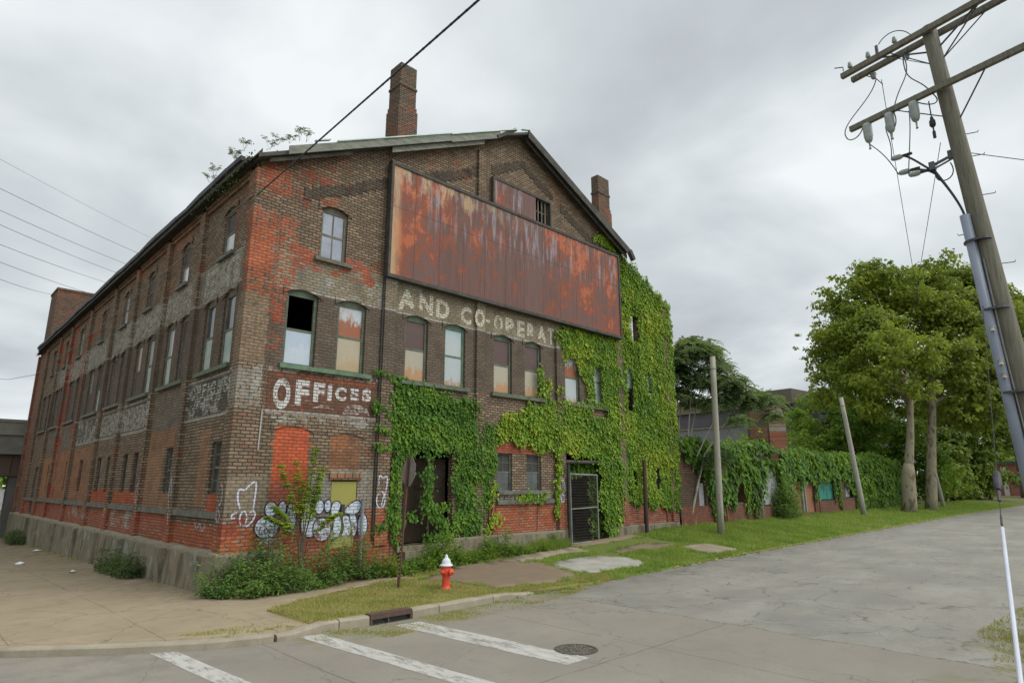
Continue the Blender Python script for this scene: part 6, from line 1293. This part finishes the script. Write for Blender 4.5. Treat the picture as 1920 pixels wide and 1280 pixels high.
# rusty bollard pipe in front of the ivy
bp = empty('steel_post', (17.5, .0, .5), 'tall rusty brown steel post standing in front of the ivy', 'post')
b = MB(); b.tube([(17.5, -.35, .3), (17.52, -.36, 3.55)], .085, 12); b.lathe([(.1, 0), (.1, .06), (.09, .07)], (17.5, -.35, .45), 12); place(b.build('shaft', simple('rust_brown_post', (.035, .026, .024), (.10, .045, .035), 1.0, .8), bp), bp)
b = MB(); b.lathe([(.09, 0), (.095, .02), (.06, .05), (0, .055)], (17.52, -.36, 3.55), 12); place(b.build('cap', B_dark, bp), bp)

# wooden poles
M_wood = NT('weathered_pole_wood'); p_ = M_wood.vscale(M_wood.pos(), (9, 9, .55)); n_ = M_wood.noise(p_, 1.6, 6, .7); n2_ = M_wood.noise(M_wood.vscale(M_wood.pos(), (30, 30, 1.5)), 1.5, 4, .7)
M_wood.bsdf(M_wood.mix(M_wood.smooth(n2_, .5, .7, 0, .55), M_wood.mix(M_wood.smooth(n_, .35, .65), (.125, .117, .088), (.20, .188, .148)), (.05, .042, .03)), .9, n2_, .6, .01); M_wood = M_wood.m
M_woodp = simple('bleached_pole_wood', (.33, .31, .26), (.25, .235, .19), 4, .9, stretch=(4, 4, .5))
def cut_pole(name, label, base, top, r0, r1, tagm=None):
    r = empty(name, base, label, 'pole', 'cut off wooden poles on the verge'); b = MB(); P = [Vector(base)+Vector((0, 0, -.3))]+[Vector(base).lerp(Vector(top), i/6) for i in range(1, 7)]
    b.tube(P, [r0+(r1-r0)*i/6 for i in range(7)], 12); place(b.build('shaft', M_woodp, r, True), r)
    b = MB(); d = (Vector(top)-Vector(base)).normalized(); tp = Vector(top); b.tube([tp, tp+d*.03], [r1*1.03, r1*.9], 12); b.tube([tp-d*.6, tp-d*.55], r1*1.08, 12); place(b.build('band', M_al, r), r)
    if tagm:
        b = MB(); 
        for k in range(5): z = .75+k*.2; ribbon(b, lambda u, v, dd: (base[0]-.135+.012*math.cos(u*8)-.02, base[1]-.13+u*.6*.5-.02, v+base[2]), [(-.06, z), (.12, z+.12), (-.04, z+.14), (.1, z+.2)], .03, 0, False, 1)
        place(b.build('tag_scrawl', S_k, r), r)
    return r
cut_pole('wooden_pole', 'bleached upright cut off wooden pole in the grass, the one nearest the factory', (20.77, -2.03, .35), (20.87, -2.22, 8.4), .155, .125, True)
cut_pole('wooden_pole', 'bleached wooden pole leaning to the left halfway along the ivy covered wall', (40.83, -1.87, .44), (40.72, -1.35, 8.45), .18, .14)
cut_pole('wooden_pole', 'thin grey leaning pole just right of the second sycamore trunk', (62.8, -1.9, .5), (62.8, -1.4, 6.4), .16, .13)

# utility pole
UB = Vector((9.0, -14.82, -.05)); UT = Vector((8.398, -14.207, 12.06)); ax = (UT-UB).normalized(); AD = Vector((.20494, .97877, 0)); PD = Vector((.97877, -.20494, 0))
up_ = empty('utility_pole', UB, 'leaning wooden utility pole with crossarms and a grey conduit at the right edge', 'utility pole')
b = MB(); P = [UB.lerp(UT, i/8) for i in range(9)]; b.tube(P, [.215-.08*i/8 for i in range(9)], 16); place(b.build('pole', M_wood, up_, True), up_)
M_hard = simple('galvanised_hardware', (.11, .115, .12), (.06, .062, .07), 10, .5, metal=.5); M_cable = simple('black_cable', (.022, .022, .026), (.04, .04, .045), 10, .6); M_porc = simple('grey_porcelain', (.30, .33, .31), (.22, .25, .24), 8, .35, spec=.5)
def axp(d): return UT-ax*d
def arm(d, off, s0, s1, w_=.10, h_=.12):
    c = axp(d)+PD*off; b = MB(); b.beam(c+AD*s0, c+AD*s1, w_, h_)
    for s in np.arange(s0+.12, s1, .55): q = c+AD*float(s); b.tube([q+Vector((0, 0, -.09)), q+Vector((0, 0, .09))], .012, 6)
    place(b.build('crossarm', M_wood, up_), up_); return c
c1 = arm(.14, -.17, -2.4, 1.84); c2 = arm(.14, .17, -2.4, 1.78); c3 = arm(1.55, -.24, -2.4, 1.87)
def thing_part(name, mat, fn, sm_=False):
    b = MB(); fn(b); return place(b.build(name, mat, up_, sm_), up_)
def _(b):
    for c, s in ((c1, .75), (c2, .75), (c1, -.95), (c2, -.95)): b.beam(c+AD*s+Vector((0, 0, -.07)), axp(.85)+AD*(.1 if s > 0 else -.1), .03, .012)
    b.beam(c3+AD*.85+Vector((0, 0, -.07)), axp(2.1)+AD*.1, .03, .012); b.beam(c3+AD*-.8+Vector((0, 0, -.07)), axp(2.3)-AD*.1, .03, .012)
    b.beam(c1+AD*.9+Vector((0, 0, -.08)), axp(.55)+AD*.1, .025, .03); b.beam(c1+AD*-.9+Vector((0, 0, -.08)), axp(.55)-AD*.1, .025, .03)
thing_part('brace', M_hard, _)
ins = [(.0, .0)]
def insulator(c, L=.2, r=.055, down=False, mat=M_porc, name='insulator'):
    s = -1 if down else 1; b = MB(); M = Matrix.Scale(s, 4, (0, 0, 1))
    b.lathe([(0, 0), (.018, 0), (.018, L*.25), (r*.7, L*.25), (r, L*.35), (r*.6, L*.45), (r*.95, L*.55), (r*.6, L*.68), (r*.8, L*.8), (r*.4, L), (0, L)], tuple(c), 12, 0, M); place(b.build(name, mat, up_, True), up_)
for c, s in ((c1, 1.62), (c1, 1.2), (c1, .62), (c1, -1.2), (c1, -1.9)): insulator(c+AD*s+Vector((0, 0, .06)), .2, .055)
insulator(c2+AD*1.3+Vector((0, 0, -.06)), .2, .07, True); insulator(c2+AD*.55+Vector((0, 0, -.06)), .16, .05, True)
def _(b):
    q = c1+AD*1.78+Vector((0, 0, .12)); b.tube([q, q+Vector((0, 0, .1)), q+AD*.18+Vector((-.05, 0, .16))], .014, 6); b.tube([c1+AD*1.0+Vector((0, 0, .06)), c1+AD*1.0+Vector((0, 0, .28))], .035, 8)
thing_part('bracket', M_hard, _)
for s in (1.5, 1.02, .52):      # fuse cutouts / arresters under the lower arm
    c = c3+AD*s+Vector((0, 0, -.06)); b = MB(); M = Matrix.Scale(-1, 4, (0, 0, 1))
    b.lathe([(0, 0), (.09, 0), (.095, .05), (.092, .30), (.075, .40), (.055, .44), (.02, .45), (.016, .58), (.024, .59), (.024, .62), (0, .62)], tuple(c), 14, 0, M); place(b.build('cutout', M_porc, up_, True), up_)
def conduit(b):
    off = -PD*.18+AD*.14; a = axp(4.35)+off*1.05; e = UB+off*1.65; b.tube([a, a.lerp(e, .5), e], .088, 14)
thing_part('conduit', simple('grey_plastic_conduit', (.205, .235, .29), (.175, .20, .25), 2, .5, spec=.4), conduit, True)
for d in (4.9, 6.3, 7.9, 9.6): thing_part('strap', M_hard, lambda b: b.tube([axp(d)+(-PD*.1+AD*.07)-ax*.02, axp(d)+(-PD*.1+AD*.07)+ax*.02], .235 if d < 7 else .27, 14))
for k, (d, s) in enumerate(((2.6, -1), (3.1, -1), (3.95, -1), (4.7, 1), (5.4, -1), (6.4, 1), (7.1, -1))):
    b = MB(); c = axp(d); dr = (-AD*.8+PD*.5).normalized() if s < 0 else (AD*.95-PD*.4).normalized(); r_0 = .17+.01*d; b.tube([c+dr*r_0*.6, c+dr*(r_0+.16), c+dr*(r_0+.17)+Vector((0, 0, .035))], .009, 6); place(b.build('step_bolt', M_hard, up_), up_)
def riser(b):
    off = -PD*.27+AD*.03
    for k, o in enumerate((0, .012)): b.tube([axp(5.3)+off*.7+AD*o, axp(7)+off*1.05+AD*o, axp(9)+off*1.2, UB+off*1.3], .008, 5)
thing_part('ground_wire', simple('pale_wire', (.24, .24, .23), None, 4), riser)
def spool(b):
    for d in (6.7, 7.35, 7.6): c = axp(d)-PD*.34+AD*.12; b.lathe([(0, -.05), (.045, -.05), (.028, -.01), (.028, .01), (.045, .05), (0, .05)], tuple(c), 10)
thing_part('spool_insulator', simple('white_spool', (.45, .43, .36), None, 4), spool)
def bez(a, b_, c, d, n=12):
    a, b_, c, d = map(Vector, (a, b_, c, d)); return [(1-t)**3*a+3*(1-t)**2*t*b_+3*(1-t)*t*t*c+t**3*d for t in [i/n for i in range(n+1)]]
BR = axp(2.9)-PD*.22+AD*.15
pot = [axp(2.62)+AD*1.0-PD*.15, axp(3.0)+AD*.92-PD*.15, axp(3.15)+AD*.72-PD*.2]
def leads(b):
    e = axp(4.4)-PD*.19+AD*.15; j = axp(3.25)+AD*.45-PD*.2
    for k, p in enumerate(pot): b.tube(bez(p, p+AD*-.15+Vector((0, 0, -.03)), j+AD*.15+Vector((0, 0, .12)), j+Vector((0, 0, -.03*k)))+bez(j+Vector((0, 0, -.03*k)), j-AD*.12-Vector((0, 0, .3)), e+Vector((0, 0, .25)), e), .022, 7)
    b.tube(bez(j+Vector((0, 0, -.1)), j+Vector((0, 0, -.35)), axp(3.5)+AD*.1, axp(3.1)+AD*.22), .012, 6)
thing_part('power_lead', M_cable, leads)
for k, p in enumerate(pot):
    b = MB(); d = (AD+Vector((0, 0, .12))).normalized(); M = d.to_track_quat('Z', 'Y').to_matrix().to_4x4(); b.lathe([(0, -.02), (.03, -.02), (.045, .0), (.06, .04), (.062, .12), (.05, .19), (.02, .22), (0, .23)], tuple(p), 12, 0, M); place(b.build('cable_termination', M_porc, up_, True), up_)
    b = MB(); b.lathe([(0, -.2), (.03, -.2), (.035, -.12), (.03, -.1), (.036, -.05), (.03, -.021), (0, -.021)], tuple(p), 10, 0, M); place(b.build('termination_boot', M_cable, up_, True), up_)
def brk(b):
    b.beam(axp(2.95)+AD*.1, axp(3.12)+AD*.52-PD*.2, .04, .05); b.beam(axp(3.02)+AD*.1, axp(3.2)+AD*.5-PD*.2, .03, .03); b.box(-.06, .06, -.05, .05, -.09, .09, 0, Matrix.Translation(axp(3.13)+AD*.48-PD*.2))
    b.box(-.05, .05, -.05, .05, -.08, .1, 0, Matrix.Translation(axp(2.95)+AD*.18))
thing_part('cable_bracket', M_hard, brk)
cuts_ = [c3+AD*s for s in (1.5, 1.02, .52)]
def jumpers(b):
    z = Vector((0, 0, 1)); n = c2+AD*1.25-z*.28
    b.tube(bez(n, n-AD*-.15-z*.5, c3+AD*2.15+z*.25, c3+AD*1.98-z*.15)+bez(c3+AD*1.98-z*.15, c3+AD*1.92-z*.32, c3+AD*1.68-z*.3, c3+AD*1.6-z*.1), .012, 6)
    b.tube([c2+AD*1.45-z*.08, n, n-AD*.12-z*.22], .010, 6)
    m = c2+AD*.62-z*.1; b.tube(bez(m, m-z*.6-AD*.1, c3+AD*.72+z*.6, c3+AD*.92-z*.05)+bez(c3+AD*.92-z*.05, c3+AD*.86-z*.3, c3+AD*.92-z*.45, c3+AD*1.0-z*.45), .012, 6)
    b.tube(bez(m+AD*.02, m-z*.7+AD*.08, c3+AD*.35+z*.5, c3+AD*.15-z*.05)+bez(c3+AD*.15-z*.05, c3-AD*.05-z*.4, c3+AD*.2-z*.35, c3+AD*.42-z*.12), .012, 6)
    b.tube(bez(cuts_[0]-z*.4, cuts_[0]-z*.6-AD*-.1, cuts_[0]-z*.62-AD*.2, pot[1]+AD*.22), .010, 6); b.tube(bez(cuts_[1]-z*.3+AD*.1, cuts_[1]-z*.55+AD*.12, cuts_[1]-z*.7, pot[0]+AD*.22), .010, 6); b.tube(bez(cuts_[2]-z*.2+AD*.1, cuts_[2]-z*.6+AD*.1, pot[1]+z*.2, pot[2]+AD*.22+z*.02), .010, 6)
    b.tube(bez(c1+AD*.95+z*.28, c1+AD*.75+z*.5, c1+AD*.45+z*.4, c1+AD*.3+z*.1), .010, 6)
    b.tube(bez(axp(.3)-AD*.9, axp(.2)-AD*1.3-z*.15, axp(.1)-AD*1.9+z*.05, axp(.3)-AD*2.3-z*.2), .012, 6)
thing_part('jumper_cable', M_cable, jumpers)
def strain(b):
    c = axp(2.15)+AD*.32-PD*.1; z = Vector((0, 0, 1)); b.tube([c+z*.5, c+z*.12], .012, 6); b.lathe([(0, .12), (.03, .12), (.035, .06), (.055, .04), (.06, -.06), (.04, -.1), (.015, -.12), (.015, -.2), (.03, -.21), (.03, -.36), (0, -.37)], tuple(c), 12)
thing_part('strain_insulator', M_cable, strain)

# guy wire with its white guard
guy = empty('guy_wire', (1.0, -15.0, -.12), 'guy wire with a white plastic guard anchored at the bottom right corner', 'guy wire')
g0, g1, g2, g3 = Vector((.75, -15.02, -.12)), Vector((5.0, -14.49, 1.92)), Vector((6.22, -14.36, 2.69)), Vector((9.0, -14.25, 6.6))
b = MB(); b.tube([g0, g1], .024, 10); place(b.build('guard', simple('white_guy_guard', (.46, .48, .54), (.40, .42, .47), 3, .5, spec=.4), guy), guy)
b = MB(); b.tube([g1, g2, g3], .006, 6); b.tube([g0, g0-Vector((.15, 0, .1))], .012, 6); place(b.build('wire', M_cable, guy), guy)
b = MB(); d = (g2-g1); b.tube([g1+d*.05, g1+d*.2], .014, 8); b.tube([g1+d*.45, g1+d*.62], [.02, .03], 8); b.tube([g1+d*.66, g1+d*.72, g1+d*.95, g1+d*1.0], [.03, .055, .055, .03], 10); place(b.build('clamp', M_cable, guy), guy)

# overhead lines
def sagline(name, label, a, c, sag, r, mat, group=None, n=24):
    a, c = Vector(a), Vector(c); b = MB(); b.tube([a.lerp(c, i/n)-Vector((0, 0, sag*4*(i/n)*(1-i/n))) for i in range(n+1)], r, 6); return tag(b.build(name, mat), label, 'wire', group)
a_, c_ = Vector((-.05, .05, 10.28)), Vector((-1.27, -10.6, 8.99)); e_ = a_+(c_-a_)*2.3
b = MB(); pts = [a_.lerp(e_, i/60) for i in range(61)]; b.tube(pts, .017, 8)
for ph in (0, math.pi):
    tw_ = [p+Vector((math.cos(i*1.6+ph), 0, math.sin(i*1.6+ph)))*.010 for i, p in enumerate([a_.lerp(e_, i/240) for i in range(241)])]; b.tube(tw_, .011, 5)
tag(b.build('service_cable', M_cable), 'thick twisted black service cable running from the factory corner up over the street', 'cable')
b = MB(); b.tube([(-.12, .02, 10.28)]+[(-.16, y, z) for y, z in ((.5, 10.26), (2.1, 10.19), (6.1, 10.01), (11.4, 9.87), (16.9, 9.76), (23, 9.72), (29, 9.7), (36.3, 9.9))]+[(-1.2, 40, 9.9), (-4, 46, 10.6), (-9, 55, 12.5)], .016, 6)
tag(b.build('wall_cable', simple('pale_old_cable', (.22, .21, .19), None, 3)), 'thin pale cable strung along the long side wall under the third floor windows', 'cable')
for k, (p, q) in enumerate([((-4.09, 38.98, 26.03), (10.84, 58.97, 30.04)), ((-3.75, 39.32, 23.96), (10.07, 60.26, 28.39)), ((-3.5, 39.58, 22.41), (9.41, 61.31, 27.16)), ((-3.34, 39.75, 21.39), (8.74, 62.26, 26.23)), ((-3.12, 39.99, 20.0), (8.09, 63.24, 25.17)), ((-2.92, 40.19, 18.75), (7.36, 64.39, 23.83)), ((-2.72, 40.4, 17.54), (3.5, 68.11, 24.01))]):
    p, q = Vector(p), Vector(q); d = q-p
    lab = ['topmost faint', 'second from the top', 'third from the top', 'fourth from the top', 'third from the bottom', 'second from the bottom', 'lowest'][k]
    sagline('power_line', lab+' thin power line in the sky left of the factory', p-d*.6, q+d*.6, .5, .010 if k == 0 else .017, M_cable, 'power lines behind the factory')
sagline('power_line', 'thin line hanging from the crossarms down towards the sycamores', axp(.6)+AD*1.1, (30, -9, 5.4), .4, .007, M_cable)
sagline('power_line', 'thin line crossing the sky just right of the utility pole', axp(3.0)-AD*.1+PD*.1, (12.2, -22.5, 6.3), .2, .008, M_cable)
sagline('power_line', 'thin line dropping beside the sycamore top left of the utility pole', axp(2.6)+AD*.3, (22, -9.8, 7.6), .1, .007, M_cable)

# manhole cover
mh = empty('manhole_cover', (2.46, -8.96, -.118), 'round iron manhole cover at the end of a white crossing bar', 'manhole')
def m_iron():
    t = NT('worn_iron_cover'); o = t.obj(); v = t.n('ShaderNodeTexVoronoi', {'Vector': t.pos(), 'Scale': 17.0}, feature='DISTANCE_TO_EDGE').outputs[0]; n1 = t.noise(t.pos(), 9, 4, .6)
    c = t.mix(t.smooth(v, .05, .16), (.04, .035, .028), (.155, .14, .115)); c = t.mix(t.smooth(n1, .5, .65, 0, .7), c, (.085, .075, .05)); t.bsdf(c, .7, v, .8, .02, metal=.2); return t.m
b = MB(); b.lathe([(.315, 0), (.315, .004), (.0, .006)], (2.46, -8.96, -.118), 40); place(b.build('lid', m_iron(), mh), mh)
b = MB(); b.lathe([(.36, -.02), (.362, .006), (.345, .010), (.326, .008), (.32, -.01)], (2.46, -8.96, -.118), 40); b.f.pop(); b.mi.pop(); place(b.build('rim', simple('iron_rim', (.05, .045, .038), (.09, .08, .065), 12, .7), mh), mh)
# storm drain inlet in the kerb
dr_ = empty('storm_drain', (1.52, -5.0, -.12), 'rust brown iron kerb inlet of the storm drain by the grass', 'storm drain')
M_ir = simple('rusty_inlet_iron', (.11, .065, .045), (.07, .048, .036), 9, .8)
b = MB(); b.beam((1.04, -4.89, .045), (2.0, -4.90, .045), .20, .05); b.beam((1.04, -4.99, .02), (2.0, -5.0, .02), .04, .09); b.beam((1.06, -4.97, -.13), (1.06, -4.97, .04), .07, .05, 0, (1, 0, 0)); b.beam((1.99, -4.98, -.13), (1.99, -4.98, .04), .07, .05, 0, (1, 0, 0)); b.beam((1.45, -4.99, -.13), (1.45, -4.99, .04), .03, .03, 0, (1, 0, 0)); place(b.build('hood', M_ir, dr_), dr_)
b = MB(); b.box(1.04, 2.0, -4.93, -4.90, -.3, .02); b.box(1.04, 2.0, -5.05, -4.93, -.119, -.112); place(b.build('opening', B_dark, dr_), dr_)  # dark plates stand in for the shade inside the inlet

# litter
for (x, y, s, lb) in ((-.66, 21.1, .20, 'crumpled white litter on the pavement closest to the plinth'), (-2.12, 13.9, .17, 'flat white scrap of litter on the pavement, the one furthest left'), (-1.41, 8.7, .10, 'small white scrap of litter on the pavement nearest the camera')):
    b = MB(); z = h_walk(x, y)+.006; k = 7
    ring = [(x+s*math.cos(i*2*math.pi/k)*random.uniform(.6, 1.2), y+s*1.3*math.sin(i*2*math.pi/k)*random.uniform(.6, 1.2), z+random.uniform(0, .05)) for i in range(k)]; tp = (x, y, z+.09)
    for i in range(k): b.poly([tp, ring[i], ring[(i+1) % k]])
    tag(b.build('litter', simple('white_litter', (.62, .62, .60), None, 5)), lb, 'litter', 'scraps of litter on the pavement')
